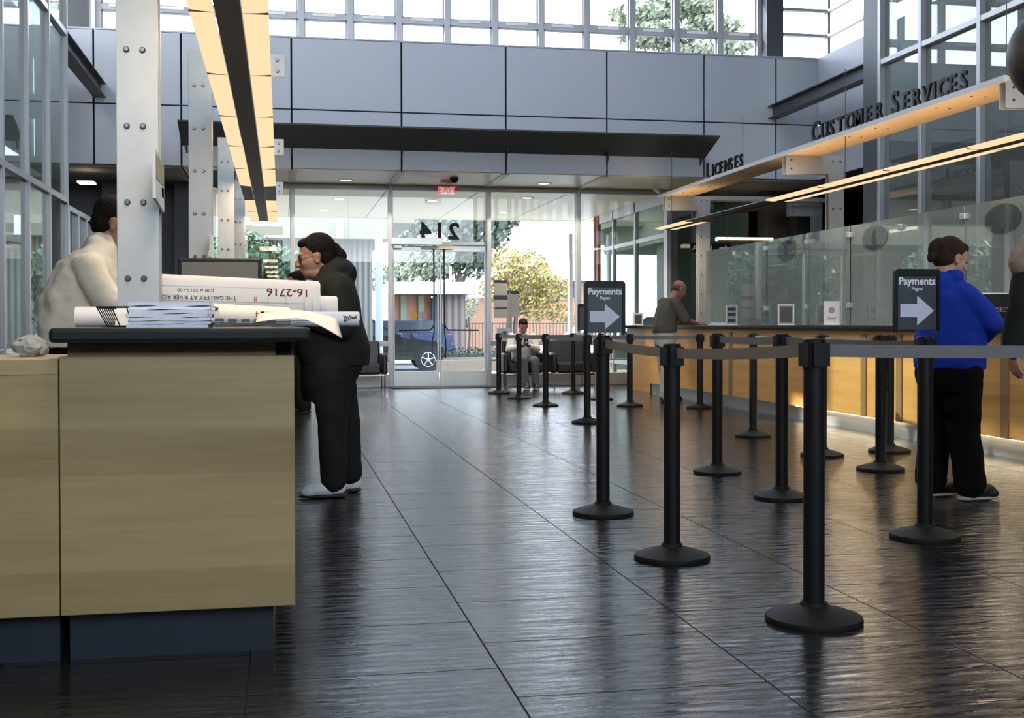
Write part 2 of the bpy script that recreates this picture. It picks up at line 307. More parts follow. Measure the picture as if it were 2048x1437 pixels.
# upper fascia of grey panels with open joints: the far side, then the two returns
joints = [-3.6, -2.75, -1.48, .17, 1.87, 3.54, 5.21, 6.87, 8.13, 8.87]
g = .014
m = MB()
for a, b in zip(joints, joints[1:]):
    for z0, z1 in ((ZS+.01, 4.41), (4.43, ZT)):
        m.box(a+g, b-(g if b < 8.8 else 0), YF, YF+.05, z0, z1)
struct('wall_far_fascia', m, 'panel', bevel=.004)
struct('wall_far_fascia_backing', B(-3.6, 8.9, YF+.05, YF+.12, ZS+.02, ZT-.01), 'joint')
m = MB()
ys = [18.9, 17.25, 15.6, 13.9, 12.2]
for a, b in zip(ys, ys[1:]):
    for z0, z1 in ((ZS+.01, 4.41), (4.43, ZT)):
        m.box(8.87, 8.92, b+g, a-(g if a < 18.8 else 0), z0, z1)
struct('wall_right_fascia', m, 'panel', bevel=.004)
struct('wall_right_fascia_backing', B(8.92, 8.99, 12.2, 18.9, ZS, ZT-.01), 'joint')
m = MB()
for a, b in zip(ys, ys[1:]):
    for z0, z1 in ((ZS+.01, 4.41), (4.43, ZT)): m.box(-3.65, -3.6, b+g, a, z0, z1)
struct('wall_left_fascia', m, 'panel', bevel=.004)
struct('trim_1', B(-4.6, 8.9, YF, 21.1, ZT-.012, ZT+.02), 'panel')      # ledge on top of the fascia
struct('trim_2', B(8.9, 10.05, 12.2, 21.1, ZT-.012, ZT+.02), 'panel')
# clerestory
def clerestory_grid(name, xs, zs, Y, t=.10, d=.12, opn=True):
    m = MB()
    for x in xs: m.box(x-t/2, x+t/2, Y-d, Y, ZT, 8.0)
    for z in zs: m.box(xs[0], xs[-1], Y-d*.9, Y-.002, z-t/2, z+t/2)
    f = struct(name, m, 'mull', bevel=.006)
    if opn:
        m = MB()                                # hopper sashes: rims with a lug on the upper row
        for a, b in zip(xs, xs[1:]):
            for z0, z1 in zip([ZT+.02]+zs, zs+[8.0]):
                a1, b1, c1, d1 = a+t/2, b-t/2, z0+t/2, z1-t/2
                for bb in ((a1, a1+.03, c1, d1), (b1-.03, b1, c1, d1), (a1, b1, c1, c1+.025), (a1, b1, d1-.025, d1)):
                    m.box(bb[0], bb[1], Y-.07, Y-.03, bb[2], bb[3])
        m.build('window_sash', 'mull', f, bevel=.004)
        m = MB()
        for a, b in zip(xs, xs[1:]):
            for z in zs:
                c = (a+b)/2-.03; m.box(c-.19, c+.19, Y-.16, Y-.12, z-.005, z+.035)
        m.build('window_operator', 'beamw', f)
    return f
xs = [-2.95, -2.15, -1.31, -.48, .35, 1.18, 2.02, 2.86, 3.70, 4.53, 5.36, 6.2, 7.03, 7.86, 8.62]
clerestory_grid('window_1', xs, [6.35, 7.2], YD)
struct('wall_column_upper', MB().box(8.66, 8.98, YD-.35, YD+.05, ZT, 8).box(-3.4, -3.05, YD-.35, YD+.05, ZT, 8), 'steel')
clerestory_grid('window_2', [8.98, 9.98], [5.98, 6.42, 6.88, 7.4], YD, t=.05, opn=False)
clerestory_grid('window_3', [-4.5, -3.42], [5.98, 6.42, 6.88, 7.4], YD, t=.05, opn=False)
m = MB()
for y in (20.9, 19.2, 17.5, 15.8, 14.1, 12.4): m.box(9.95, 10.05, y-.03, y+.03, ZT, 8)
for z in (5.98, 6.42, 6.88, 7.4): m.box(9.96, 10.04, 12.4, 20.9, z-.025, z+.025)
struct('window_4', m, 'mull')
struct('wall_right_upper', B(9.98, 10.1, -8, 12.4, 5.5, 8), 'office')
struct('wall_left_upper', B(-4.6, -4.5, -8, 12.4, 5.5, 8), 'office')
m = MB()
for y in (20.9, 19.2, 17.4, 16.5, 14.6, 13.4, 12.4): m.box(-4.6, -4.5, y-.03, y+.03, ZT, 8)
for z in (6.06, 7.4): m.box(-4.59, -4.51, 12.4, 20.9, z-.025, z+.025)
f = struct('window_11', m, 'mull')
MB().box(-4.56, -4.55, 12.4, 14.6, 6.70, 8).box(-4.56, -4.55, 14.6, 16.5, 7.4, 8).box(-4.56, -4.55, 16.5, 20.9, 6.70, 8).box(-4.56, -4.55, 12.4, 20.9, ZT, 6.06).box(-4.56, -4.55, 17.4, 20.9, 6.06, 6.78).build('added_diffuser_pane', 'frost2', f)  # unseen frosted and clear bays arranged to steer and spread sun on the counter
MB().box(-4.56, -4.55, 12.4, 17.4, 6.06, 6.70).box(-4.56, -4.55, 14.6, 16.5, 6.70, 7.4).build('window_pane', 'glass', f)
m = MB().box(-4.5, 9.95, YD-.02, YD-.012, ZT, 8)
struct('window_pane_far', m, 'glass')
# sloping canopy under the fascia joint
cn = thing('steel_canopy', 'long dark grey sloping metal canopy fixed across the far panelled wall', 'canopy', (2.7, YF, 3.85))
MB().hexa([(-1.48, 18.2, 4.065), (6.88, 18.2, 4.065), (6.88, YF, 3.82), (-1.48, YF, 3.82), (-1.48, 18.2, 4.09), (6.88, 18.2, 4.09), (6.88, YF, 3.86), (-1.48, YF, 3.86)]).build('canopy_plate', 'canopy', cn)
m = MB()
for x in (-1.40, .17, 1.87, 3.54, 5.21, 6.80):
    MB().hexa([(x-.012, 18.75, 3.86), (x+.012, 18.75, 3.86), (x+.012, YF, 3.70), (x-.012, YF, 3.70), (x-.012, 18.75, 3.88), (x+.012, 18.75, 3.88), (x+.012, YF, 3.83), (x-.012, YF, 3.83)]).build('bracket', 'steel', cn)

# steel I-beams carried out from the side glass to the far fascia
def ibeam(x, y0, label):
    t = thing('steel_beam', label, 'beam', (x, y0, 4.5))
    MB().box(x-.09, x+.09, y0, YF-.01, 4.5, 4.515).box(x-.09, x+.09, y0, YF-.01, 4.70, 4.715).box(x-.008, x+.008, y0, YF-.01, 4.515, 4.70).build('flanges_and_web', 'steel', t)
ibeam(-2.66, 15.62, 'dark steel I-beam running from the left glass wall to the far panels')
ibeam(8.07, 15.2, 'dark steel I-beam running from the right glass wall to the far panels')
# soffit, inside and outside
m = MB()
for a, b in zip([-1.48, .17, 1.87, 3.54, 5.21, 6.87], [.17, 1.87, 3.54, 5.21, 6.87, 7.1]):
    m.box(a+.012, b-.012, YF+.05, 27.2, ZS, ZS+.04)
struct('ceiling_soffit', m, 'soffit')
struct('ceiling_soffit_joint', B(-9, 12, YF+.12, 27.15, ZS+.04, ZS+.12), 'joint')
struct('trim_3', B(-9, 12, 27.15, 27.3, ZS-.01, ZS+.6), 'whitew')
m = MB()
for x in (.19, 1.86, 3.55, 5.2): m.box(x-.06, x+.06, YF+.1, YD-.06, ZS-.012, ZS)
struct('trim_4', m, 'soffd')
# office areas under the fascia, left and right, and their shell
struct('ceiling_offices', MB().box(-9, -1.5, YF+.1, 21.5, ZS-.02, ZS+.02).box(6.95, 14, YF+.1, 24.3, ZS-.02, ZS+.02).box(-9, XL-.05, -8, 15.5, 3.6, 3.64).box(8.9, 14, -8, YF+.1, 3.6, 3.64), 'tile')
struct('wall_left', B(-9.1, -9, -8, 21.5, 0, 3.64), 'office')
struct('wall_right', B(14, 14.1, -8, 24.3, 0, 8), 'office')
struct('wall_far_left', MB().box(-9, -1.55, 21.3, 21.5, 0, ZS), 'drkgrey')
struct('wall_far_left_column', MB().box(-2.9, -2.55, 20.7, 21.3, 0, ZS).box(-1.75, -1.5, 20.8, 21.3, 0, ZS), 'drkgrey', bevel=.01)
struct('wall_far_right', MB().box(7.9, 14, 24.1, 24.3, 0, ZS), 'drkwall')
struct('floor_office', B(7.1, 14, YD+.1, 24.2, -.1, 0), 'tile')
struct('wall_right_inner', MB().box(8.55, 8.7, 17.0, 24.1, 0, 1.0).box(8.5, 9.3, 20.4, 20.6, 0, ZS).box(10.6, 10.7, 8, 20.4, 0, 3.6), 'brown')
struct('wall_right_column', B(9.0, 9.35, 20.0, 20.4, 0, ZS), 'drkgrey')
struct('wall_upper_floor', MB().box(12.0, 12.1, -8, 12.2, 3.64, 8).box(-4.6, -4.5, -8, 20.9, 3.64, 5.5).box(8.9, 12, -8, 12.2, 3.64, 3.7), 'office')
# entrance glazing
def mullion(m, x, y, z0, z1, w=.075, d=.16): m.box(x-w/2, x+w/2, y-d, y+.02, z0, z1)
m = MB()
for x in (-1.48, .19, 1.86, 3.58, 5.2, 6.87): mullion(m, x, YD, 0, ZS)
m.box(-1.48, 6.9, YD-.14, YD+.02, ZS-.09, ZS)
for a, b in ((-1.48, .19), (.19, 1.86), (3.58, 5.2), (5.2, 6.87)):
    m.box(a, b, YD-.13, YD+.01, 0, .22); m.box(a, b, YD-.12, YD+.01, .71, .80)
    m.box(a, b, YD-.06, YD, .44, .47)
m.box(1.86, 3.58, YD-.12, YD+.01, 2.47, 2.53)
fr = struct('window_5', m, 'mull', bevel=.006)
m = MB()
for a, b in ((-1.44, .15), (.23, 1.82), (3.62, 5.16), (5.24, 6.83)): m.box(a, b, YD-.055, YD-.049, .2, ZS-.08)
m.box(1.9, 3.54, YD-.055, YD-.049, 2.53, ZS-.08)
m.build('window_pane', 'glass', fr)
# the pair of doors
for n, (a, b) in enumerate(((1.91, 2.70), (2.72, 3.53))):
    m = MB().box(a, b, YD-.07, YD-.02, .01, .27).box(a, b, YD-.07, YD-.02, 2.36, 2.46)
    m.box(a, a+.02, YD-.07, YD-.02, .27, 2.36).box(b-.02, b, YD-.07, YD-.02, .27, 2.36)
    d = struct('door_%d' % (n+1), m, 'metal', bevel=.004)
    B(a+.02, b-.02, YD-.05, YD-.044, .27, 2.36).build('door_pane', 'glass', d)
    x = 2.61 if n == 0 else 2.79; s = -1 if n == 0 else 1
    pts = [(x, YD-.12, 2.42), (x, YD-.12, 1.12), (x+s*.02, YD-.13, 1.04), (x+s*.07, YD-.14, .99), (x+s*.6, YD-.14, .985)]
    MB().tube(pts, .013, 8).tube([(x, YD-.12, 1.1), (x+s*-.0, YD-.12, .95), (x+s*.03, YD-.1, .8), (x+s*.03, YD-.07, .5)], .011, 8).tube([(x+s*.6, YD-.14, .985), (x+s*.6, YD-.05, .985)], .013, 8).build('exit_bar', 'black', d, smooth=True, label='dark vertical rod and push bar')
MB().box(1.86, 2.74, YD-.28, YD-.14, 2.46, 2.585).box(1.9, 2.05, YD-.2, YD-.1, 2.40, 2.46).build('door_closer', 'metal', bpy.data.objects['door_1'], bevel=.008, label='pale door operator box')
MB().box(2.4, 2.95, YD-.16, YD-.1, 2.40, 2.45).build('door_stop_rail', 'soffit', bpy.data.objects['door_2'])
for x, mt, c in ((2.26, 'gold', 'gold'), (2.42, 'mauve', 'mauve')):
    tag(MB().lathe([(.072, 0), (.072, -.002)], (x, YD-.056, 1.24), 28, axis='Y').build('round_sticker', mt, offset=(x, YD-.056, 1.24)), 'round %s sticker on the glass of the left entrance door' % c, 'sticker', 'door stickers')
# address numerals on the transom, read from outside
t = thing('address_numerals', 'black street number 214 seen reversed on the glass over the doors', 'street number', (2.7, YD-.06, 2.58))
for ch, x in (('4', 2.47), ('1', 2.72), ('2', 2.97)):
    text('numeral', ch, .40, 'black', t, basis((x, YD-.066, 2.585), (-1, 0, 0), (0, 1, 0)), .006, bold=.012)
# EXIT sign hung from the soffit
t = thing('exit_sign', 'clear hanging sign with red EXIT letters above the entrance doors', 'exit sign', (2.72, 19.95, 3.5))
B(2.60, 2.86, 19.93, 19.945, 3.26, 3.44).build('sign_panel', 'glass', t)
text('letters', 'EXIT', .15, 'exitr', t, basis((2.73, 19.925, 3.29), (1, 0, 0), (0, -1, 0)), .003, bold=.001, spacing=1.08)
B(2.62, 2.84, 19.92, 19.955, 3.44, 3.5).build('canopy_mount', 'white', t)
t = thing('dome_camera', 'small dark domed ceiling camera beside the exit sign', 'camera', (2.80, 19.6, 3.5))
MB().lathe([(.01, -.09), (.045, -.08), (.07, -.045), (.075, 0)], (2.80, 19.6, 3.5), 20).build('dome', 'black', t, smooth=True)
t = thing('wall_camera', 'small white bracket camera at the far right corner of the soffit', 'camera', (6.45, 20.2, 3.5))
MB().tube([(6.45, 20.2, 3.5), (6.45, 20.2, 3.44)], .012).tube([(6.42, 20.22, 3.46), (6.5, 20.14, 3.38)], .028, 12).build('camera_body', 'whitew', t, smooth=True)
def downlight(x, y, z, label, on=True):
    t = thing('recessed_downlight', label, 'ceiling light', (x, y, z), group='round recessed soffit lights')
    MB().lathe([(.09, -.004), (.13, -.012), (.14, 0)], (x, y, z), 28).build('ring', 'ring', t, smooth=True)
    MB().lathe([(.088, -.001), (.088, -.008)], (x, y, z), 24).build('lamp', 'down', t)
    return t
downlight(1.07, 20.2, ZS, 'round recessed light in the cream soffit, left of the exit sign')
downlight(4.42, 20.1, ZS, 'round recessed light in the cream soffit, right of the exit sign')
for x, y, w in ((1.1, 23.2, 'first outdoor soffit light behind the glass left of the doors'), (2.9, 23.3, 'outdoor soffit light behind the glass over the doors'), (4.6, 22.4, 'outdoor soffit light behind the glass right of the doors'), (.9, 25.6, 'small outdoor soffit light furthest out on the left'), (4.7, 25.4, 'outdoor soffit light furthest out on the right')):
    downlight(x, y, ZS, w)
for x, y in ((1.1, 20.2), (4.4, 20.1)):
    l = bpy.data.lights.new('downlight_lamp', 'SPOT'); l.energy = 320; l.spot_size = 2.3; l.color = (1, .9, .7); l.shadow_soft_size = .08
    o = bpy.data.objects.new('downlight_lamp', l); COL.objects.link(o); o.location = (x, y, ZS-.03)

# ---------------------------------------------------------------- left glass office front
def glazed(name, x, ys, z0, z1, trans, glass, d=.10, w=.055, side=1):
    m = MB()
    for y in ys: m.box(x-d*.5, x+d*.5, y-w/2, y+w/2, z0, z1)
    for z in trans: m.box(x-d*.45, x+d*.45, ys[-1], ys[0], z-.035, z+.035)
    f = struct(name, m, 'mull', bevel=.004)
    B(x-.006, x+.006, ys[-1], ys[0], z0, z1).build('window_pane', glass, f)
    return f
ys = [15.58, 14.43, 13.26, 12.09, 10.9, 9.7, 8.5, 7.3, 6.1, 4.9, 3.7, 2.5, 1.3, .1, -1.1, -3.5, -5.9, -8]
glazed('window_6', XL, ys, 0, 8.0, [.05, 2.62, 4.68, 7.0], 'gglass')
struct('wall_left_jamb', MB().box(-2.75, -2.6, 15.62, 15.75, 0, 2.62).box(-2.72, -2.62, 14.6, 15.1, 0, 2.58), 'drkgrey')
glazed('window_7', -2.72, [18.4, 17.7, 17.0, 16.25], 0, 2.63, [1.0, 2.6], 'gglass', w=.09)
# things standing in the glass office
t = thing('office_cabinet', 'dark grey filing cabinet standing in the left glass office', 'cabinet', (-4.2, 13, 0))
B(-4.6, -3.9, 12.4, 13.6, 0, 1.3).build('cabinet_body', 'drkgrey', t, bevel=.01)
for z in (.1, .4, .7, 1.0): B(-3.9, -3.88, 12.45, 13.55, z, z+.26).build('drawer', 'steel', t)
tag(B(-4.15, -3.35, 12.9, 14.2, 3.56, 3.60).build('ceiling_panel_light', 'lampend', offset=(-3.7, 13.5, 3.58)), 'bright rectangular ceiling light inside the left glass office', 'ceiling light')
tag(B(-3.06, -2.82, 19.3, 19.6, 3.27, 3.30).build('ceiling_panel_light', 'lampend', offset=(-2.9, 19.9, 3.45)), 'small warm ceiling light in the dark bay at far left', 'ceiling light')
t = thing('round_ceiling_mirror', 'dark round mirror dome hanging behind the second column', 'mirror', (-.68, 16.5, 3.1))
MB().lathe([(.02, -.20), (.12, -.17), (.20, -.08), (.22, .02), (.2, .03)], (-.78, 16.5, 3.1), 24).build('mirror_dome', 'carglass', t, smooth=True)
MB().tube([(-.78, 16.5, 3.13), (-.78, 16.5, 3.5)], .02).build('stem', 'steel', t)
# ---------------------------------------------------------------- right glass curtain wall
ys = [15.0, 13.95, 12.65, 11.35, 10.05, 8.75, 7.45, 6.15, 4.85, 3.5, 2.2, .9, -.4, -3, -5.5, -8]
glazed('window_8', XR, ys, 0, 8.0, [4.60, 6.6], 'gglass', d=.16, w=.07)
struct('wall_right_post', B(7.93, 8.1, 15.03, 15.45, 0, 8.0), 'steel')

# ================================================================== LEFT COUNTER
CY, CT = 3.93, 1.065
t = thing('reception_counter', 'pale maple counter end with dark top and blue tiled base, front left', 'counter', (-.3, CY, 0))
B(-.68, .04, CY, 17.9, .165, .975).build('front_panel', 'woodl', t, bevel=.003)
B(-.66, -.02, CY+.03, 17.85, .975, 1.02).build('riser_strip', 'woodl', t)
B(-.02, .03, CY+.05, 17.8, .975, 1.02).build('shadow_rail', 'black', t)
m = MB().box(-.67, -.03, CY+.1, 17.8, 0, .165)
m.build('toe_kick', 'toe', t)
MB().box(-.69, .09, CY-.12, 17.98, 1.02, CT).build('worktop', 'slab', t, bevel=.012, label='dark green-black slab top')
t = thing('side_counter', 'pale maple low cabinet joined to the left of the reception counter', 'counter', (-1.5, CY, 0))
B(-3.2, -.684, CY, 4.6, .165, .968).build('front_panel', 'woodl', t, bevel=.003)
B(-3.2, -.684, CY-.004, CY+.001, .92, .921).build('edge_line', 'woodd', t)
B(-3.2, -.70, CY+.1, 4.55, 0, .165).build('toe_kick', 'toe', t)
# columns of bolted plates, each carrying an arm to the light line
def frame_left(y, label, n):
    t = thing('steel_plate_column', label, 'column', (-.6, y, CT), group='bolted plate columns on the left counter')
    MB().box(-.655, -.49, y, y+.012, CT, 3.07).build('plate', 'galv', t, bevel=.002)
    MB().box(-.655, -.49, y+.1, y+.112, CT, 3.07).build('plate', 'galv', t, bevel=.002)
    rep('bolt', bolt_mb(), 'bolt', t, [(x, y, z) for z in [CT+.20+.31*k for k in range(6)] for x in (-.613, -.55)]+[(-.02, y+.012, z) for z in (2.94, 3.02)])
    rep('spacer_rod', MB().tube([(0, .012, 0), (0, .1, 0)], .008, 6), 'bolt', t, [(x, y, z) for z in [CT+.20+.31*k for k in range(6)] for x in (-.613, -.55)])
    B(-.49, .035, y+.012, y+.03, 2.90, 3.07).build('arm', 'galv', t, bevel=.002)
    return t
frame_left(5.1, 'tall galvanised plate column, nearest and widest on the left counter', 0)
frame_left(9.0, 'galvanised plate column, second from the front on the left counter', 1)
frame_left(13.1, 'galvanised plate column, third from the front on the left counter', 2)
frame_left(17.0, 'galvanised plate column, furthest on the left counter', 3)
# linear light fixtures
def light_line(name, label, x0, yend, n, off, group, facing=1):
    t = thing(name, label, 'pendant light', (x0+.2, yend, 2.62), group=group)
    y = yend; L = 1.5
    B(x0+.125, x0+.255, yend-L*n, yend, 2.615, 2.66).build('spine', 'lampd', t, bevel=.004)
    for k in range(n):
        for s, (a, b) in enumerate(((x0, x0+.12), (x0+.26, x0+.385))):
            mt = 'lampoff' if k in off else 'lampon'
            y1 = yend-L*k-.016; y0 = y1-L+.032
            m = MB(); N = 6; vs = []
            for i in range(N+1):
                u = i/N; x = a+(b-a)*u; ww = (1-u) if s == 0 else u
                z = 2.612+.010*ww**1.5
                vs += [(x, y0, z), (x, y1, z), (x, y0, z+.012), (x, y1, z+.012)]
            fs = []
            for i in range(N):
                p = 4*i; q = p+4; fs += [(p, p+1, q+1, q), (p+2, q+2, q+3, p+3), (p, q, q+2, p+2), (p+1, p+3, q+3, q+1)]
            fs += [(0, 2, 3, 1), (4*N, 4*N+1, 4*N+3, 4*N+2)]
            m.add(vs, fs).build('diffuser', mt, t, label='unlit grey diffuser' if k in off else None)
            x = a if s == 0 else b
            B(min(a, b), max(a, b), y1+.001, y1+.01, 2.612, 2.645).build('end_clip', 'steel', t)
        yy = yend-L*(k+.5)
    rep('hanger', MB().tube([(0, 0, 0), (0, 0, 1.24)], .004, 6), 'steel', t, [(x0+.19, yend-L*k-.3, 2.66) for k in range(0, n, 2)])
    # the light these tubes throw
    runs = [k for k in range(n) if k not in off]
    for k in runs[::2]:
        l = bpy.data.lights.new('fluorescent_tube', 'AREA'); l.shape = 'RECTANGLE'; l.size = .34; l.size_y = 1.4; l.energy = 24; l.color = (1, .80, .58)
        o = bpy.data.objects.new('fluorescent_tube', l); COL.objects.link(o); o.location = (x0+.19, yend-L*(k+.5), 2.60)
    for k in runs:
        u = bpy.data.lights.new('uplight_tube', 'AREA'); u.shape = 'RECTANGLE'; u.size = .3; u.size_y = 1.4; u.energy = 3.2; u.color = (1, .78, .52)
        q = bpy.data.objects.new('uplight_tube', u); COL.objects.link(q); q.location = (x0+.19, yend-L*(k+.5), 2.68); q.rotation_euler = (PI, 0, 0)
    return t
light_line('linear_pendant_light', 'long double row of glowing cream diffusers hung above the left counter', -.44, 18.1, 11, (2,), 'linear pendant lights')
light_line('linear_pendant_light', 'long double row of cream diffusers hung above the right service counter', 5.94, 18.66, 9, (1, 2), 'linear pendant lights')

# ================================================================== RIGHT COUNTER
CX = 5.62
t = thing('service_counter', 'long honey maple service counter under the glass screens, right side', 'counter', (CX, 12, 0))
cuts = [18.16, 14.48, 11.91, 10.92, 10.23, 8.58, 6.6, 4.6]
for a, b in zip(cuts, cuts[1:]):
    B(CX, CX+.02, b+.004, a-.004, .165, .98).build('front_panel', 'woodr', t)
for y in cuts[1:6]: B(CX-.012, CX, y-.05, y+.05, .165, .98).build('rib', 'woodd', t, label='darker vertical strip')
B(CX+.02, 6.6, 4.6, 18.14, .165, .98).build('carcass', 'woodd', t)
B(CX+.1, 6.5, 4.7, 18.1, 0, .165).build('toe_kick', 'metal', t)
B(CX-.01, 6.55, 4.6, 18.16, .98, 1.02).build('riser_strip', 'woodr', t)
B(CX-.1, 6.65, 4.55, 18.3, 1.02, CT).build('worktop', 'slab', t, bevel=.01)
B(CX-.4, 6.65, 18.3, 19.6, 1.02, CT).build('end_worktop', 'slab', t, bevel=.01)
B(CX+.1, 6.6, 18.2, 19.5, 0, 1.02).build('end_cabinet', 'woodr', t)
for a, b in ((10.3, 12.6), (7.2, 9.3)):
    tag(B(CX+.04, CX+.07, a, b, .156, .164).build('added_toe_glow_strip', 'toeglow', offset=(CX+.05, (a+b)/2, .15)), 'added glowing strip imitating sun under the service counter, %s the person in blue' % ('beyond' if a > 9 else 'beside'), 'strip light', 'added glow strips under the counter')  # glowing strips added at the counter foot to imitate a patch of sun
# glass screens with clips and etched seals
js = [16.75, 15.6, 14.5, 13.3, 12.2, 11.1, 9.95, 8.8, 7.6, 6.4, 5.2]
XG = 6.1
words = ['furthest', 'second furthest', 'third furthest', 'fourth furthest', 'fifth furthest', 'sixth furthest', 'seventh furthest, beside the person in blue', 'eighth furthest', 'second nearest', 'nearest']
for i, (a, b) in enumerate(zip(js, js[1:])):
    s = .0 if i % 2 else .014
    t = thing('glass_screen', 'green-tinted glass screen on the service counter, %s' % words[i], 'glass screen', (XG+s, (a+b)/2, CT), group='glass screens on the service counter')
    B(XG+s, XG+s+.012, b+.004, a-.01, CT+(.0 if i % 2 else .0), 2.15).build('pane', 'sglass', t)
    for z in (1.28, 2.05): B(XG+s-.02, XG+s+.035, b-.03, b+.05, z-.028, z+.028).build('clip', 'metal', t, bevel=.004)
    if i % 2 == 0 and i > 1:
        y = (a+b)/2
        c = (XG+s-.004, y, 1.98)
        MB().prism([(c[0], c[1]+.27*math.cos(2*PI*q/36), c[2]+.13*math.sin(2*PI*q/36)) for q in range(36)], (.002, 0, 0)).build('seal', 'seal', t, label='round etched emblem')
        p = [(XG+s-.006, y+v*.13, 1.98+w*.1) for v, w in ((0, 1), (.35, .35), (.5, -.1), (.35, -.6), (0, -1), (-.35, -.6), (-.3, -.1), (-.05, .2), (-.2, .5))]
        MB().prism(p, (.001, 0, 0)).build('seal_flame', 'drkgrey', t)
# frames carrying the sign beam
def frame_right(y, label, post=(6.66, 6.86), arm=(6.1, 6.66), z0=CT):
    t = thing('steel_plate_frame', label, 'column', (post[0], y, z0), group='bolted plate frames over the right counter')
    for d in (0, .1):
        B(post[0], post[1], y+d, y+d+.012, z0, 3.16).build('plate', 'galv', t, bevel=.002)
        B(arm[0], arm[1]+.02, y+d+.013, y+d+.025, 2.93, 3.16).build('arm', 'galv', t, bevel=.002)
    rep('bolt', bolt_mb(), 'bolt', t, [(x, y, z) for z in [z0+.2+.31*k for k in range(6)]+[3.09] for x in (post[0]+.05, post[1]-.05)]+[(arm[0]+.07, y+.013, z) for z in (2.99, 3.10)])
frame_right(13.86, 'bolted plate frame in the middle of the right counter carrying the sign beam')
frame_right(18.6, 'bolted plate frame at the far end of the right counter')
frame_right(9.3, 'bolted plate bracket at the near end of the CUSTOMER SERVICES beam')
frame_right(19.3, 'bolted plate frame standing furthest back behind the service counter', (8.98, 9.15), (8.55, 8.98), 0)
t = thing('sign_beam', 'long tan beam carrying black lettering above the service counter', 'sign beam', (6.3, 14, 3.16))
B(6.1, 6.56, 9.3, 18.75, 3.155, 3.19).build('beam_board', 'beam', t)
B(6.07, 6.10, 9.3, 18.95, 3.15, 3.20).build('edge_strip', 'beamw', t, label='white front edge')
rep('screw', MB().lathe([(.012, -.004), (.012, .001)], (0, 0, 0), 10), 'bolt', t, [(x, y, 3.154) for y in (10, 10.6, 11.8, 12.4, 13.2, 15, 15.6, 16.4, 17.2, 18) for x in (6.2, 6.34)])
t2 = thing('cross_beam', 'short tan beam with a white edge running across behind the counter', 'beam', (7.7, 18.8, 3.16))
B(6.9, 8.98, 18.7, 19.0, 3.12, 3.16).build('beam_board', 'beam', t2)
B(6.9, 8.98, 18.66, 18.7, 3.11, 3.18).build('edge_strip', 'mull', t2)
def sign_word(label, runs):
    t = thing('sign_lettering', label, 'sign lettering', (6.08, runs[0][1], 3.2))
    for body, y, size, step in runs:
        yy = y
        for k, ch in enumerate(body):
            s = size if k else size*1.3
            text('letter', ch, s, 'black', t, basis((6.085, yy, 3.195), (0, -1, 0), (-1, 0, 0)), .012, 'LEFT', bold=.004)
            yy -= step*(1.25 if (k == 0 or ch == 'M') else .55 if ch == 'I' else 1)
sign_word('black letters reading LICENSES on the far half of the sign beam', [('LICENSES', 16.65, .25, .19)])
sign_word('black letters reading CUSTOMER SERVICES on the near half of the sign beam', [('CUSTOMER', 13.12, .25, .205), ('SERVICES', 11.25, .25, .185)])
t = thing('cross_pendant_light', 'short glowing tube light hanging crosswise behind the counter screens', 'pendant light', (8.0, 19.9, 2.6))
B(7.46, 8.5, 19.86, 19.98, 2.54, 2.60).build('diffuser', 'lampend', t, bevel=.01)
B(7.46, 8.4, 19.8, 19.85, 2.53, 2.55).build('side_diffuser', 'beam', t)
MB().tube([(8.4, 19.92, 2.6), (8.4, 19.92, 3.5)], .006).build('hanger', 'steel', t)
t = thing('direction_sign', 'small black hanging sign with white words and an arrow behind the far frame', 'sign', (7.2, 19.5, 2.3))
B(6.84, 7.56, 19.5, 19.52, 2.30, 2.46).build('sign_panel', 'black', t)
text('lettering', 'Animal', .13, 'white', t, basis((6.87, 19.497, 2.34), (1, 0, 0), (0, -1, 0)), .001, 'LEFT')
MB().prism([(7.36, 19.497, 2.36), (7.46, 19.497, 2.36), (7.46, 19.497, 2.33), (7.53, 19.497, 2.38), (7.46, 19.497, 2.43), (7.46, 19.497, 2.40), (7.36, 19.497, 2.40)], (0, -.002, 0)).build('arrow', 'white', t)
for x in (6.9, 7.5): MB().tube([(x, 19.51, 2.46), (x, 19.51, 3.5)], .004).build('hanger', 'steel', t)
struct('window_9', MB().box(6.95, 7.75, YD-.06, YD-.05, 0, ZS), 'wglass')
struct('wall_far_corner', MB().box(6.9, 7.02, YD-.2, YD, 0, ZS).box(7.35, 7.5, YD-.12, YD-.0, 0, ZS), 'mulld')

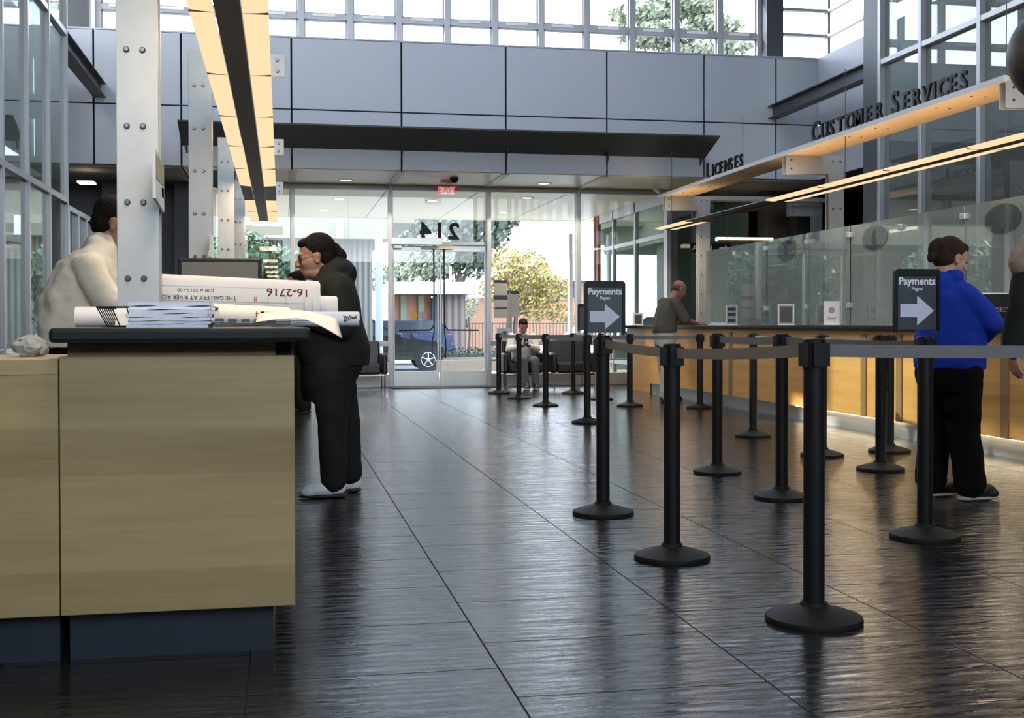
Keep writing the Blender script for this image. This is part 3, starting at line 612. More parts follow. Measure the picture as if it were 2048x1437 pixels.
# ================================================================== QUEUE POSTS, BELTS AND SIGNS
def post(x, y, h, label):
    t = thing('queue_post', label, 'queue post', (x, y, 0), group='black queue posts')
    MB().lathe([(.172, 0), (.174, .012), (.170, .022), (.13, .036), (.08, .050), (.05, .060), (.046, .072)], (x, y, 0), 44).build('base', 'blackr', t, smooth=True)
    MB().lathe([(.038, .06), (.038, h-.11)], (x, y, 0), 24).build('pole', 'black', t, smooth=True)
    MB().lathe([(.041, h-.11), (.041, h-.006), (.036, h)], (x, y, 0), 24).box(x-.024, x+.024, y-.05, y+.05, h-.10, h-.015).box(x-.05, x+.05, y-.024, y+.024, h-.10, h-.015).build('belt_head', 'black', t, smooth=True)
    return t
def belt(t, a, b, za, zb, hgt=.046, sag=.008):
    a = Vector((*a, 0)); b = Vector((*b, 0)); d = (b-a); L = d.length; d.normalize(); nrm = Vector((-d.y, d.x, 0))*.0012; N = 16
    m = MB(); vs = []
    for i in range(N+1):
        u = i/N; p = a+d*(.045+(L-.09)*u); z = za+(zb-za)*u-sag*4*u*(1-u)
        vs += [p-nrm+Vector((0, 0, z-hgt)), p+nrm+Vector((0, 0, z-hgt)), p+nrm+Vector((0, 0, z)), p-nrm+Vector((0, 0, z))]
    fs = []
    for i in range(N):
        o, q = 4*i, 4*i+4
        for k in range(4): fs.append((o+k, o+(k+1) % 4, q+(k+1) % 4, q+k))
    fs += [(3, 2, 1, 0), (4*N, 4*N+1, 4*N+2, 4*N+3)]
    m.add(vs, fs).build('belt', 'belt', t, smooth=True, label='grey webbing belt')
PT = {}
for k, x, y, h, lab in (
    ('S1', 1.88, 4.03, 1.02, 'nearest and largest black queue post, in front of the belt corner'),
    ('S2', 1.75, 5.24, .985, 'second nearest black queue post, bare-topped, left of the nearest one'),
    ('S3', 1.78, 6.55, 1.01, 'black queue post carrying the payments sign nearest the entrance doors'),
    ('S4', 3.16, 5.50, 1.01, 'black queue post carrying the payments sign in front of the person in blue'),
    ('S5', 3.02, 6.93, 1.015, 'black queue post between the nearest post and the one left of it, mid row'),
    ('S6', 3.08, 8.20, 1.01, 'black queue post in front of the man leaning on the counter'),
    ('S7', 4.31, 8.12, .995, 'black queue post just left of the right-hand payments sign'),
    ('S8', 4.42, 10.81, .99, 'black queue post in front of the counter, right of the leaning man'),
    ('S9', 4.31, 9.09, .99, 'black queue post mostly hidden behind the nearest post'),
    ('S10', 3.27, 12.68, .965, 'black queue post carrying the small sign hidden behind the left payments sign'),
    ('S11', 4.50, 15.21, .955, 'far black queue post right of the left payments sign'),
    ('S12', 4.49, 16.63, .95, 'far black queue post hidden behind the payments sign post'),
    ('S13', 4.46, 18.18, .945, 'far black queue post in front of the middle of the black armchairs'),
    ('S14', 3.42, 15.46, .955, 'far black queue post right of the seated man'),
    ('S15', 3.39, 17.12, .95, 'far black queue post just left of the seated man'),
    ('S16', 3.33, 18.44, .945, 'furthest left black queue post, closest to the entrance doors'),
    ('S17', 5.00, 9.27, .985, 'black queue post half hidden beyond the post left of the right sign'),
    ('S18', 5.25, 14.6, .955, 'far black queue post hidden behind the post before the leaning man'),
    ('S19', 3.44, 3.84, 1.02, 'black queue post just outside the right edge holding the nearest belt')):
    PT[k] = (post(x, y, h, lab), (x, y), h)
for a, b in (('S1', 'S19'), ('S1', 'S2'), ('S2', 'S3'), ('S6', 'S5'), ('S5', 'S4'), ('S16', 'S15'), ('S15', 'S14'), ('S14', 'S10'), ('S16', 'S13'), ('S13', 'S12'), ('S12', 'S11'), ('S11', 'S18'), ('S8', 'S9'), ('S9', 'S7')):
    A, Bq = PT[a], PT[b]; belt(A[0], A[1], Bq[1], A[2]-.02, Bq[2]-.02)
def arrow(t, x0, x1, y, zc, h, mt='arrow'):
    L = x1-x0
    MB().prism([(x0, y, zc-h*.105), (x0+L*.5, y, zc-h*.105), (x0+L*.5, y, zc-h*.235), (x1, y, zc), (x0+L*.5, y, zc+h*.235), (x0+L*.5, y, zc+h*.105), (x0, y, zc+h*.105)], (0, -.001, 0)).build('arrow', mt, t)
def topper(x, y, z, w, h, label, mode):
    t = thing('payments_sign' if mode else 'queue_sign', label, 'sign', (x, y, z))
    r = .018; m = MB()
    def rr(w, h, r, n=6): return [(x+sx*(w/2-r)+r*math.cos(a0+PI/2*k/n), z+h/2+sz*(h/2-r)+r*math.sin(a0+PI/2*k/n)) for sx, sz, a0 in ((1, 1, 0), (-1, 1, PI/2), (-1, -1, PI), (1, -1, 3*PI/2)) for k in range(n+1)]
    o_ = rr(w, h, r); i_ = rr(w-.034, h-.034, .006); n = len(o_)
    vs = [(a, y-.012, b) for a, b in o_]+[(a, y-.012, b) for a, b in i_]+[(a, y+.012, b) for a, b in o_]+[(a, y+.012, b) for a, b in i_]
    fs = []
    for k in range(n):
        q = (k+1) % n; fs += [(k, q, n+q, n+k), (2*n+k, 3*n+k, 3*n+q, 2*n+q), (k, 2*n+k, 2*n+q, q), (n+k, n+q, 3*n+q, 3*n+k)]
    m.add(vs, fs).build('frame', 'black', t, smooth=True)
    B(x-w/2+.015, x+w/2-.015, y-.005, y+.005, z+.015, z+h-.015).build('panel', 'signp', t)
    if mode:
        text('lettering', 'Payments', .052, 'white', t, basis((x, y-.006, z+h*.755), (1, 0, 0), (0, -1, 0)), .0006, bold=.0012)
        text('small_lettering', 'Pagos', .026, 'white', t, basis((x, y-.006, z+h*.665), (1, 0, 0), (0, -1, 0)), .0004, bold=.0004)
        arrow(t, x-w*.37, x+w*.37, y-.006, z+h*.345, h)
    else:
        for k, (wd, sz) in enumerate((('L', .04), ('B', .04), ('Sol', .03))):
            text('lettering', wd, sz, 'white', t, basis((x-.015, y-.006, z+h*.62-k*.055), (1, 0, 0), (0, -1, 0)), .0006, 'LEFT')
    return t
topper(1.785, 6.53, 1.012, .236, .305, 'black PAYMENTS arrow sign on the left-hand queue post, against the windows', 1)
topper(3.10, 5.48, 1.03, .245, .315, 'black PAYMENTS arrow sign on the right-hand queue post, before the person in blue', 1)
topper(3.26, 12.62, 1.00, .22, .30, 'small black framed sign half hidden behind the left payments sign', 0)

# ================================================================== PEOPLE
def _ico(c, r, rot=None, sub=3):
    bm = bmesh.new(); bmesh.ops.create_icosphere(bm, subdivisions=sub, radius=1); mt = Matrix.Translation(Vector(c))@(rot.to_4x4() if rot else Matrix())@Matrix.Diagonal((*r, 1))
    bmesh.ops.transform(bm, matrix=mt, verts=bm.verts); vs = [v.co.copy() for v in bm.verts]; fs = [tuple(v.index for v in f.verts) for f in bm.faces]; bm.free(); return vs, fs
def _cap(p0, p1, r0, r1, n=18, fl=1.0):
    p0, p1 = Vector(p0), Vector(p1); d = (p1-p0); L = d.length or 1e-5; d.normalize()
    a = Vector((0, 1, 0)) if abs(d.y) < .9 else Vector((1, 0, 0)); w = (a-d*a.dot(d)).normalized(); u = d.cross(w)
    rings = [(-math.cos(t)*r0, math.sin(t)*r0) for t in (.05, .5, 1.0)]+[(0, r0)]+[(L*q, r0+(r1-r0)*q) for q in (.25, .5, .75)]+[(L, r1)]+[(L+math.sin(t)*r1, math.cos(t)*r1) for t in (.57, 1.07, 1.52)]
    vs = [p0+d*h+(u*math.cos(2*PI*j/n)+w*math.sin(2*PI*j/n)*fl)*r for h, r in rings for j in range(n)]
    k = len(rings); fs = [(i*n+j, i*n+(j+1) % n, (i+1)*n+(j+1) % n, (i+1)*n+j) for i in range(k-1) for j in range(n)]+[tuple(range(n))[::-1], tuple((k-1)*n+j for j in range(n))]
    return vs, fs
def _loft(rings, n=28, p=2.3):        # rings: (cx, cy, cz, rx, ry)
    vs = []
    for cx, cy, cz, rx, ry in rings:
        for j in range(n):
            t = 2*PI*j/n; c, s = math.cos(t), math.sin(t)
            vs.append(Vector((cx+rx*math.copysign(abs(c)**(2/p), c), cy+ry*math.copysign(abs(s)**(2/p), s), cz)))
    k = len(rings); return vs, [(i*n+j, i*n+(j+1) % n, (i+1)*n+(j+1) % n, (i+1)*n+j) for i in range(k-1) for j in range(n)]+[tuple(range(n))[::-1], tuple((k-1)*n+j for j in range(n))]
def blob(name, prims, vox, mat, parent, smooth=4, label=None, wr=0, wscale=9):
    m = MB()
    for q in prims:
        if q[0] == 'e': m.add(*_ico(*q[1:]))
        elif q[0] == 'c': m.add(*_cap(*q[1:]))
        else: m.add(*_loft(*q[1:]))
    o = m.build(name, mat, None)
    md = o.modifiers.new('r', 'REMESH'); md.mode = 'VOXEL'; md.voxel_size = vox
    if smooth: md = o.modifiers.new('s', 'SMOOTH'); md.factor = .5; md.iterations = smooth
    if wr:
        tx = bpy.data.textures.new('folds', 'CLOUDS'); tx.noise_scale = 1/wscale; tx.noise_depth = 2
        md = o.modifiers.new('d', 'DISPLACE'); md.texture = tx; md.strength = wr; md.mid_level = .5; md.texture_coords = 'LOCAL'
    bpy.context.view_layer.update()
    me = bpy.data.meshes.new_from_object(o.evaluated_get(bpy.context.evaluated_depsgraph_get()))
    old = o.data; o.modifiers.clear(); o.data = me; bpy.data.meshes.remove(old); me.name = name
    for p in me.polygons: p.use_smooth = True
    o.parent = parent
    if label: o['label'] = label
    return o
def xf(prims, loc, pitch=0, yaw=0, sc=1):     # head-frame prims moved to the neck: face looks to +x
    R = (Matrix.Rotation(yaw, 3, 'Z')@Matrix.Rotation(pitch, 3, 'Y')); loc = Vector(loc); out = []
    for q in prims:
        if q[0] == 'e': out.append(('e', loc+R@(Vector(q[1])*sc), [v*sc for v in q[2]], R@(q[3] if len(q) > 3 and q[3] else Matrix.Identity(3)), 3))
        else: out.append(('c', loc+R@(Vector(q[1])*sc), loc+R@(Vector(q[2])*sc), q[3]*sc, q[4]*sc))
    return out
def head_prims(full=0):
    f = full
    P = [('e', (-.018, 0, .035), (.098, .076, .088)), ('e', (.022, 0, -.02), (.072, .060+f*.008, .090)), ('e', (.034, 0, -.075), (.050+f*.006, .046+f*.012, .036+f*.008)), ('e', (.066, 0, -.098), (.020, .020, .017)),
         ('c', (.086, 0, .018), (.108, 0, -.022), .009, .0125), ('e', (.100, .010, -.028), (.011, .008, .008)), ('e', (.100, -.010, -.028), (.011, .008, .008)),
         ('c', (.079, -.032, .030), (.079, .032, .030), .012, .012), ('e', (.086, 0, -.052), (.012, .022, .007)), ('e', (.084, 0, -.064), (.012, .020, .008)), ('e', (.055, .034, -.022), (.03, .024, .026)), ('e', (.055, -.034, -.022), (.03, .024, .026)),
         ('e', (.010, 0, -.085), (.055, .048+f*.012, .035+f*.012))]
    for s in (1, -1): P += [('e', (-.008, s*.074, -.008), (.019, .008, .032)), ('e', (-.004, s*.078, -.030), (.011, .007, .012)), ('e', (-.014, s*.080, .006), (.014, .006, .017))]
    return P
def hand_prims(w, d, pn, curl=.5, side=1, sc=1.0):     # wrist, pointing direction, palm normal (inner side)
    w, d, pn = Vector(w), Vector(d).normalized(), Vector(pn).normalized(); pn = (pn-d*pn.dot(d)).normalized(); s = d.cross(pn)*side
    R = Matrix((d, s, pn)).transposed(); P = [('e', w+d*.045*sc, (.052*sc, .040*sc, .016*sc), R, 3), ('c', w-d*.02, w+d*.02*sc, .026*sc, .028*sc)]
    for k, (off, L) in enumerate(((-.030, .070), (-.010, .080), (.011, .074), (.030, .058))):
        p = w+d*(.080-.004*abs(k-1.3))*sc+s*off*sc; a = curl*.45; q = None
        for sg in (.42, .32, .26):
            q = p+(d*math.cos(a)+pn*math.sin(a)+s*off*1.2)*L*sg*sc; P.append(('c', p, q, .0088*sc, .0078*sc)); p = q; a += curl*.75
    p = w+d*.022*sc-s*.032*sc; q = p+(d*.75-s*.6+pn*.25).normalized()*.040*sc; r = q+(d*.9-s*.15+pn*.35).normalized()*.030*sc
    return P+[('c', p, q, .0125*sc, .0105*sc), ('c', q, r, .0100*sc, .0085*sc)]
def shoe_prims(a, yaw, ln=.27, hgt=.085):
    a = Vector(a); d = Vector((math.cos(yaw), math.sin(yaw), 0)); R = Matrix.Rotation(yaw, 3, 'Z')
    up = [('e', a+d*.085+Vector((0, 0, .056)), (ln*.42, .048, .050), R, 3), ('e', a+d*.0+Vector((0, 0, .068)), (.066, .042, .062), R, 3), ('e', a+d*.155+Vector((0, 0, .040)), (.062, .046, .032), R, 3), ('c', a+d*.01+Vector((0, 0, .06)), a+d*-.005+Vector((0, 0, .115)), .042, .042)]
    sole = [('e', a+d*.095+Vector((0, 0, .014)), (ln*.51, .047, .015), R, 3), ('e', a-d*.01+Vector((0, 0, .016)), (.06, .043, .018), R, 3)]
    return up, sole
def person(label, loc, rz, P):
    t = thing('person', label, 'person', loc, rz)
    sk = P['skin']; b = []
    H = P['head']; pit = P.get('pitch', 0); yw = P.get('hyaw', 0)
    b += xf(head_prims(P.get('full', 0)), H, pit, yw, P.get('hs', 1))
    nb = P['neck']; R = Matrix.Rotation(yw, 3, 'Z')@Matrix.Rotation(pit, 3, 'Y'); hb = Vector(H)+R@Vector((-.03, 0, -.07))
    b.append(('c', nb, hb, .062+P.get('full', 0)*.01, .056+P.get('full', 0)*.012))
    tor = P['torso']
    b.append(('l', [(x, 0, z, rx*.86, ry*.86) for x, z, rx, ry in tor]))
    for s in ('L', 'R'):
        sh, el, wr, hd, pn, cu = P['arm'+s]; rr = P.get('armr', (.052, .042, .028))
        b += [('c', sh, el, rr[0], rr[1]), ('c', el, wr, rr[1], rr[2])]
        b += hand_prims(wr, hd, pn, cu, 1 if s == 'L' else -1)
        hp, kn, an = P['leg'+s]; lr = P.get('legr', (.085, .055, .04))
        b += [('c', hp, kn, lr[0], lr[1]), ('c', kn, an, lr[1], lr[2]), ('c', an, Vector(an)+Vector((math.cos(P.get('foot'+s, 0)), math.sin(P.get('foot'+s, 0)), -.5))*.05, .034, .028)]
    blob('body', b, P.get('vox', .0055), sk, t, 3)
    tr = P['tr']; pr = [('l', [(x, 0, z, rx, ry) for x, z, rx, ry in P['hips']])] if P.get('hips') else []
    for s in ('L', 'R'):
        hp, kn, an = [Vector(v) for v in P['leg'+s]]; a, k2, c = P['trr']
        pr += [('c', hp, kn, a, k2), ('c', kn, an, k2, c)]
        if P.get('cuff', 1): pr += [('l', [(an.x, an.y, an.z-.012, c*1.02, c*.95), (an.x, an.y, an.z+.06, c, c*.95)])]
    blob('trousers', pr, .010, tr, t, 5, wr=.02, wscale=7)
    pr = [('l', [(x, 0, z, rx*1.02, ry*1.02) for x, z, rx, ry in tor])]
    for s in ('L', 'R'):
        sh, el, wr = [Vector(v) for v in P['arm'+s][:3]]; a, e, w = P['sl']; fr = P.get('slen', .93)
        pr += [('c', sh, el, a, e)]
        if fr > 0: pr += [('c', el, el+(wr-el)*fr, e, w)]
    for q in P.get('topx', []): pr.append(q)
    blob(P.get('topname', 'jacket'), pr, .010, P['top'], t, 5, wr=P.get('wr', .022), wscale=6)
    # shoes
    for s in ('L', 'R'):
        an = Vector(P['leg'+s][2]); u, so_ = shoe_prims((an.x-.01, an.y, P.get('fz'+s, 0)), P.get('foot'+s, 0), P.get('fl', .27))
        sh = blob('shoe', u, .006, P['shoe'], t, 3); blob('sole', so_, .006, P['sole'], sh, 2)
        if P.get('stripes'):
            for k in range(3):
                q = Vector((an.x+.02+.035*k, an.y-.046, .035+.012*k)); m = MB().prism([q, q+Vector((.012, 0, 0)), q+Vector((-.018, .004, .035)), q+Vector((-.026, .004, .035))], (0, .012, 0)); m.build('stripe', 'ink', sh, offset=None)
    # hair, eyes, lips
    hs = P.get('hs', 1); hh = blob('hair', xf(P['hair'], H, pit, yw, hs), .005, P['hairm'], t, 3, wr=.006, wscale=30)
    for s in (1, -1):
        m = MB().add(*_ico((0, 0, 0), (.0115, .0115, .0115), None, 2)); m2 = xf([('e', (.0795, s*.030, .004), (.0105, .013, .0085))], H, pit, yw, hs); m = MB().add(*_ico(*m2[0][1:])); m.build('eye', 'eye', None, smooth=True).parent = t
        m2 = xf([('c', (.087, s*.016, .030), (.078, s*.046, .028), .004, .003)], H, pit, yw, hs); m = MB().add(*_cap(*m2[0][1:], n=8)); m.build('eyebrow', P['hairm'], None, smooth=True).parent = t
    m = MB()
    for q in xf([('e', (.093, 0, -.053), (.007, .018, .0045)), ('e', (.0925, 0, -.061), (.007, .016, .005))], H, pit, yw, hs): m.add(*_ico(*q[1:]))
    m.build('lips', 'lips', None, smooth=True).parent = t
    if P.get('glasses'):
        m = MB()
        for s in (1, -1):
            c = Vector(H)+R@Vector((.103, s*.031, .004)); ring = [c+R@Vector((-.004*abs(math.cos(a)), .024*math.cos(a), .015*math.sin(a))) for a in [2*PI*k/16 for k in range(17)]]
            m.tube(ring, .0034, 6); m.tube([Vector(H)+R@Vector((.098, s*.054, .010)), Vector(H)+R@Vector((.0, s*.080, .008)), Vector(H)+R@Vector((-.02, s*.080, -.01))], .0026, 6)
        m.tube([Vector(H)+R@Vector((.106, .008, .008)), Vector(H)+R@Vector((.106, -.008, .008))], .0025, 6)
        m.build('glasses', 'glove', None, smooth=True).parent = t
    return t
cap_hair = [('e', (-.030, 0, .048), (.097, .083, .088)), ('e', (-.060, 0, -.005), (.062, .076, .080)), ('e', (.030, 0, .088), (.050, .062, .032))]
# the woman at the reception counter (faces the counter, local +x = world -x)
w = person('woman in black fleece jacket, glasses and white trainers leaning at the reception counter', (.37, 7.62, 0), PI, dict(
    skin='skin', head=(.160, 0, 1.498), pitch=.22, full=1, hs=1.12, neck=(.06, 0, 1.33),
    torso=[(.04, .82, .21, .21), (.055, .92, .232, .23), (.06, 1.02, .215, .235), (.06, 1.14, .185, .23), (.05, 1.25, .160, .225), (.045, 1.33, .13, .19), (.05, 1.40, .10, .12), (.055, 1.44, .08, .09)],
    armL=((.03, .20, 1.30), (.0, .27, 1.06), (.28, .20, 1.12), (1, -.1, -.05), (0, 0, -1), .5), armR=((.03, -.20, 1.30), (.02, -.27, 1.07), (.26, -.20, 1.12), (1, .1, -.05), (0, 0, -1), .5),
    armr=(.06, .05, .03), legL=((.07, .12, .82), (.065, .12, .46), (.055, .10, .10)), legR=((.05, -.11, .84), (-.03, -.12, .47), (-.055, -.13, .12)),
    legr=(.10, .07, .045), hips=[(.10, .60, .14, .19), (.09, .70, .17, .21), (.06, .80, .195, .215), (.04, .92, .20, .20)], trr=(.135, .092, .078), sl=(.095, .078, .055), tr='trous', top='jacket', topname='jacket',
    topx=[('c', (.02, -.07, 1.425), (.02, .07, 1.425), .050, .050), ('c', (.07, .06, 1.39), (.07, -.06, 1.39), .055, .055), ('c', (.0, 0, 1.40), (.05, 0, 1.43), .10, .085)], shoe='shoe', sole='sole', stripes=1, footL=0, footR=.0, fl=.28,
    hairm='hair', hair=cap_hair+[('e', (-.118, 0, .02), (.032, .035, .04)), ('e', (-.142, 0, -.02), (.032, .036, .045)), ('e', (-.138, .02, -.062), (.022, .03, .03)), ('e', (-.120, -.01, -.075), (.03, .03, .03))], glasses=1))
# person in blue
person('person in a blue hooded sweatshirt with a brown ponytail, black trousers, at the counter queue', (4.02, 6.72, 0), -.35+.55, dict(
    skin='skin2', head=(.02, 0, 1.47), pitch=.35, hyaw=-.1, hs=1.0, neck=(-.02, 0, 1.32),
    torso=[(.0, .80, .195, .20), (.01, .90, .20, .21), (.0, 1.02, .18, .20), (-.01, 1.14, .155, .205), (-.02, 1.25, .13, .20), (-.01, 1.33, .085, .12), (0, 1.37, .06, .07)],
    armR=((-.02, -.155, 1.25), (.15, -.20, 1.08), (.24, -.04, .99), (.7, .7, .1), (0, 0, -1), .6), armL=((-.0, .17, 1.25), (.10, .24, 1.03), (.30, .10, 1.10), (.8, -.5, .1), (0, 0, -1), .6),
    legL=((0, .09, .80), (-.02, .10, .46), (-.05, .10, .10)), legR=((.02, -.09, .80), (.02, -.10, .46), (.05, -.12, .10)),
    hips=[(.0, .66, .16, .18), (.0, .76, .185, .20), (.0, .86, .185, .19)], trr=(.125, .10, .092), sl=(.076, .072, .050), wr=.03, tr='blackt', top='blue', topname='hooded_sweatshirt',
    topx=[('e', (-.09, 0, 1.32), (.075, .11, .075)), ('c', (-.03, -.09, 1.36), (-.03, .09, 1.36), .045, .045)], shoe='shoed', sole='wsole', fl=.27, footL=-.1, footR=-.1,
    hairm='hairb', hair=cap_hair+[('e', (-.115, 0, .05), (.045, .045, .045)), ('e', (-.145, 0, .02), (.032, .036, .055)), ('e', (-.140, 0, -.03), (.025, .03, .045))]))
# man leaning on the counter
person('balding man in olive shirt and khaki trousers leaning on the service counter', (5.27, 15.95, 0), .12, dict(
    skin='skin3', head=(.17, 0, 1.56), pitch=.45, hs=1.02, neck=(.06, 0, 1.43),
    torso=[(-.06, .96, .15, .18), (-.05, 1.06, .16, .19), (-.03, 1.18, .15, .19), (-.0, 1.30, .145, .20), (.02, 1.38, .115, .18), (.045, 1.44, .07, .10)],
    armR=((.02, -.19, 1.37), (.14, -.25, 1.14), (.38, -.14, 1.085), (1, .1, 0), (0, 0, -1), .2), armL=((.02, .19, 1.37), (.16, .24, 1.14), (.40, .16, 1.085), (1, -.1, 0), (0, 0, -1), .2),
    legL=((-.05, .09, .90), (-.02, .10, .50), (.06, .10, .09)), legR=((-.05, -.09, .90), (-.08, -.10, .50), (-.10, -.11, .09)),
    hips=[(-.05, .78, .13, .165), (-.05, .9, .15, .175), (-.05, .99, .15, .175)], trr=(.105, .082, .075), sl=(.085, .075, .06), slen=0, tr='khaki', top='olive', topname='shirt', shoe='shoed', sole='sole',
    hairm='hairr', hair=[('e', (-.055, 0, .005), (.070, .079, .055)), ('e', (-.03, 0, .03), (.075, .080, .03))], vox=.007))
# clerk in the cream shirt behind the reception counter
person('clerk in a cream shirt behind the left counter, face hidden by the nearest column', (-.97, 6.5, 0), .1, dict(
    skin='skin3', head=(.13, 0, 1.60), pitch=.30, hs=1.05, neck=(.05, 0, 1.45),
    torso=[(-.05, .96, .19, .20), (-.05, 1.08, .20, .215), (-.05, 1.20, .19, .22), (-.02, 1.32, .17, .225), (.0, 1.40, .145, .20), (.03, 1.46, .105, .15), (.05, 1.50, .07, .08)],
    armR=((.01, -.20, 1.36), (.12, -.26, 1.14), (.34, -.16, 1.11), (1, .2, 0), (0, 0, -1), .4), armL=((.03, .20, 1.40), (.14, .26, 1.16), (.36, .16, 1.11), (1, -.2, 0), (0, 0, -1), .4),
    legL=((-.03, .09, .90), (-.03, .10, .50), (-.04, .10, .09)), legR=((-.03, -.09, .90), (-.04, -.10, .50), (-.06, -.11, .09)),
    hips=[(-.03, .8, .15, .17), (-.03, .9, .17, .19), (-.03, 1.0, .17, .19)], trr=(.115, .085, .075), sl=(.078, .072, .06), wr=.05, topx=[('c', (.03, -.05, 1.49), (.03, .05, 1.49), .062, .062), ('c', (.04, 0, 1.47), (.06, 0, 1.51), .075, .070)], tr='blackt', top='cream', topname='shirt', shoe='shoed', sole='sole',
    hairm='hair', hair=cap_hair, vox=.006))
# person beyond the woman
person('person in dark clothes standing beyond the woman at the left counter, mostly hidden', (.20, 14.8, 0), PI, dict(
    skin='skin3', head=(.03, 0, 1.60), pitch=.1, hs=1.02, neck=(0, 0, 1.46),
    torso=[(0, .94, .14, .18), (0, 1.06, .15, .18), (0, 1.2, .14, .19), (0, 1.34, .13, .20), (0, 1.42, .10, .17), (0, 1.47, .06, .09)],
    armR=((0, -.2, 1.39), (.02, -.25, 1.12), (.16, -.2, .95), (1, .1, -.4), (0, 0, -1), .5), armL=((0, .2, 1.39), (.02, .25, 1.12), (.16, .2, .95), (1, -.1, -.4), (0, 0, -1), .5),
    legL=((0, .09, .88), (0, .10, .49), (-.02, .10, .09)), legR=((0, -.09, .88), (0, -.10, .49), (-.08, -.11, .09)),
    hips=[(0, .78, .13, .165), (0, .9, .15, .17), (0, .97, .14, .17)], trr=(.10, .078, .07), sl=(.08, .065, .05), tr='trous', top='jacket', topname='jacket', shoe='shoed', sole='sole', hairm='hair', hair=cap_hair, vox=.008))
# seated man, facing the hall
person('man in white shirt and grey trousers seated in a black armchair looking at his phone', (4.02, 20.02, 0), -PI/2, dict(
    skin='skin3', head=(.10, 0, 1.05), pitch=.45, hs=.98, neck=(.02, 0, .94),
    torso=[(-.03, .42, .14, .17), (-.04, .54, .14, .17), (-.03, .68, .13, .185), (-.01, .82, .12, .19), (.0, .90, .09, .15), (.01, .95, .06, .08)],
    armR=((0, -.18, .87), (.10, -.24, .66), (.27, -.07, .72), (.6, .7, .2), (0, 0, 1), .8), armL=((0, .18, .87), (.10, .24, .66), (.27, .07, .72), (.6, -.7, .2), (0, 0, 1), .8),
    legL=((.02, .10, .46), (.44, .13, .48), (.46, .13, .10)), legR=((.02, -.10, .46), (.46, -.08, .50), (.50, -.04, .12)),
    hips=[(.0, .36, .13, .16), (.0, .46, .14, .17), (.0, .54, .13, .16)], trr=(.088, .074, .062), sl=(.075, .06, .045), tr='greyt', top='tee', topname='shirt', shoe='shoed', sole='wsole', hairm='hair', hair=cap_hair, vox=.008))
t = thing('mobile_phone', 'dark phone held in the seated man\'s hands', 'phone', (4.02, 19.62, .76))
MB().hexa([(3.985, 19.66, .745), (4.055, 19.66, .745), (4.055, 19.69, .87), (3.985, 19.69, .87), (3.985, 19.652, .747), (4.055, 19.652, .747), (4.055, 19.682, .872), (3.985, 19.682, .872)]).build('phone_body', 'black', t)
# person cut by the right edge
edge = person('person in a black jacket with a patterned sleeve, cut off by the right edge', (3.66, 5.06, 0), PI*.52, dict(
    skin='skin2', head=(.02, 0, 1.66), pitch=0, hs=1.0, neck=(0, 0, 1.50),
    torso=[(0, .98, .15, .19), (0, 1.1, .15, .19), (0, 1.25, .14, .20), (0, 1.38, .13, .20), (0, 1.46, .10, .17), (0, 1.51, .06, .09)],
    armL=((0, .215, 1.42), (-.01, .27, 1.17), (.04, .275, .96), (.1, 0, -1), (0, -1, 0), .5), armR=((0, -.21, 1.42), (-.02, -.26, 1.15), (.04, -.27, .93), (.1, 0, -1), (0, 1, 0), .5),
    legL=((0, .09, .92), (0, .10, .51), (-.02, .10, .09)), legR=((0, -.09, .92), (0, -.10, .51), (-.05, -.11, .09)),
    hips=[(0, .82, .13, .165), (0, .93, .15, .17), (0, 1.02, .14, .17)], trr=(.10, .078, .07), sl=(.075, .066, .060), slen=1.0, tr='blackt', top='jacket', topname='jacket', shoe='shoed', sole='sole', hairm='hairb', hair=cap_hair, vox=.006))
blob('patterned_shoulder', [('c', (0, .18, 1.46), (0, .245, 1.36), .078, .086)], .01, 'plaid', edge, 4, label='brown and pale patterned shoulder')
# a member of staff behind the screens
person('staff member with dark hair standing behind the fourth glass screen', (7.75, 15.9, 0), -2.3, dict(
    skin='skin2', head=(.03, 0, 1.42), pitch=.2, hs=1.0, neck=(0, 0, 1.28),
    torso=[(0, .82, .14, .18), (0, .94, .14, .18), (0, 1.06, .13, .18), (0, 1.18, .12, .185), (0, 1.25, .09, .15), (0, 1.30, .06, .08)],
    armR=((0, -.18, 1.22), (.04, -.24, 1.0), (.22, -.18, 1.02), (1, .1, 0), (0, 0, -1), .5), armL=((0, .18, 1.22), (.04, .24, 1.0), (.22, .18, 1.02), (1, -.1, 0), (0, 0, -1), .5),
    legL=((0, .09, .78), (0, .10, .44), (0, .10, .09)), legR=((0, -.09, .78), (0, -.10, .44), (0, -.11, .09)),
    hips=[(0, .68, .13, .165), (0, .8, .15, .17), (0, .87, .14, .17)], trr=(.10, .078, .07), sl=(.075, .06, .05), tr='blackt', top='drkgrey', topname='shirt', shoe='shoed', sole='sole', hairm='hair', hair=cap_hair, vox=.009))


# ================================================================== THINGS ON THE LEFT COUNTER
def wrap(o, cx, cy, cz, r0, slope=0, yaw0=0):      # bend a flat mesh (x along, z up, y~0) on to the front of a horizontal roll
    off = Vector((0, 0, 0)); p = o.parent
    while p: off += Vector(p.location); p = p.parent
    bm = bmesh.new(); bm.from_mesh(o.data); bmesh.ops.triangulate(bm, faces=bm.faces)
    for _ in range(3):
        le = [e for e in bm.edges if abs(e.verts[0].co.z-e.verts[1].co.z) > .007]
        if not le: break
        bmesh.ops.subdivide_edges(bm, edges=le, cuts=1); bmesh.ops.triangulate(bm, faces=bm.faces)
    bm.to_mesh(o.data); bm.free()
    for v in o.data.vertices:
        w = v.co+off; r = r0+slope*(w.x-cx)+(.0015-(w.y)*1.0 if False else .0015); a = (w.z-cz)/r
        v.co = Vector((w.x, cy-r*math.cos(a), cz+slope*(w.x-cx)+r*math.sin(a)))-off
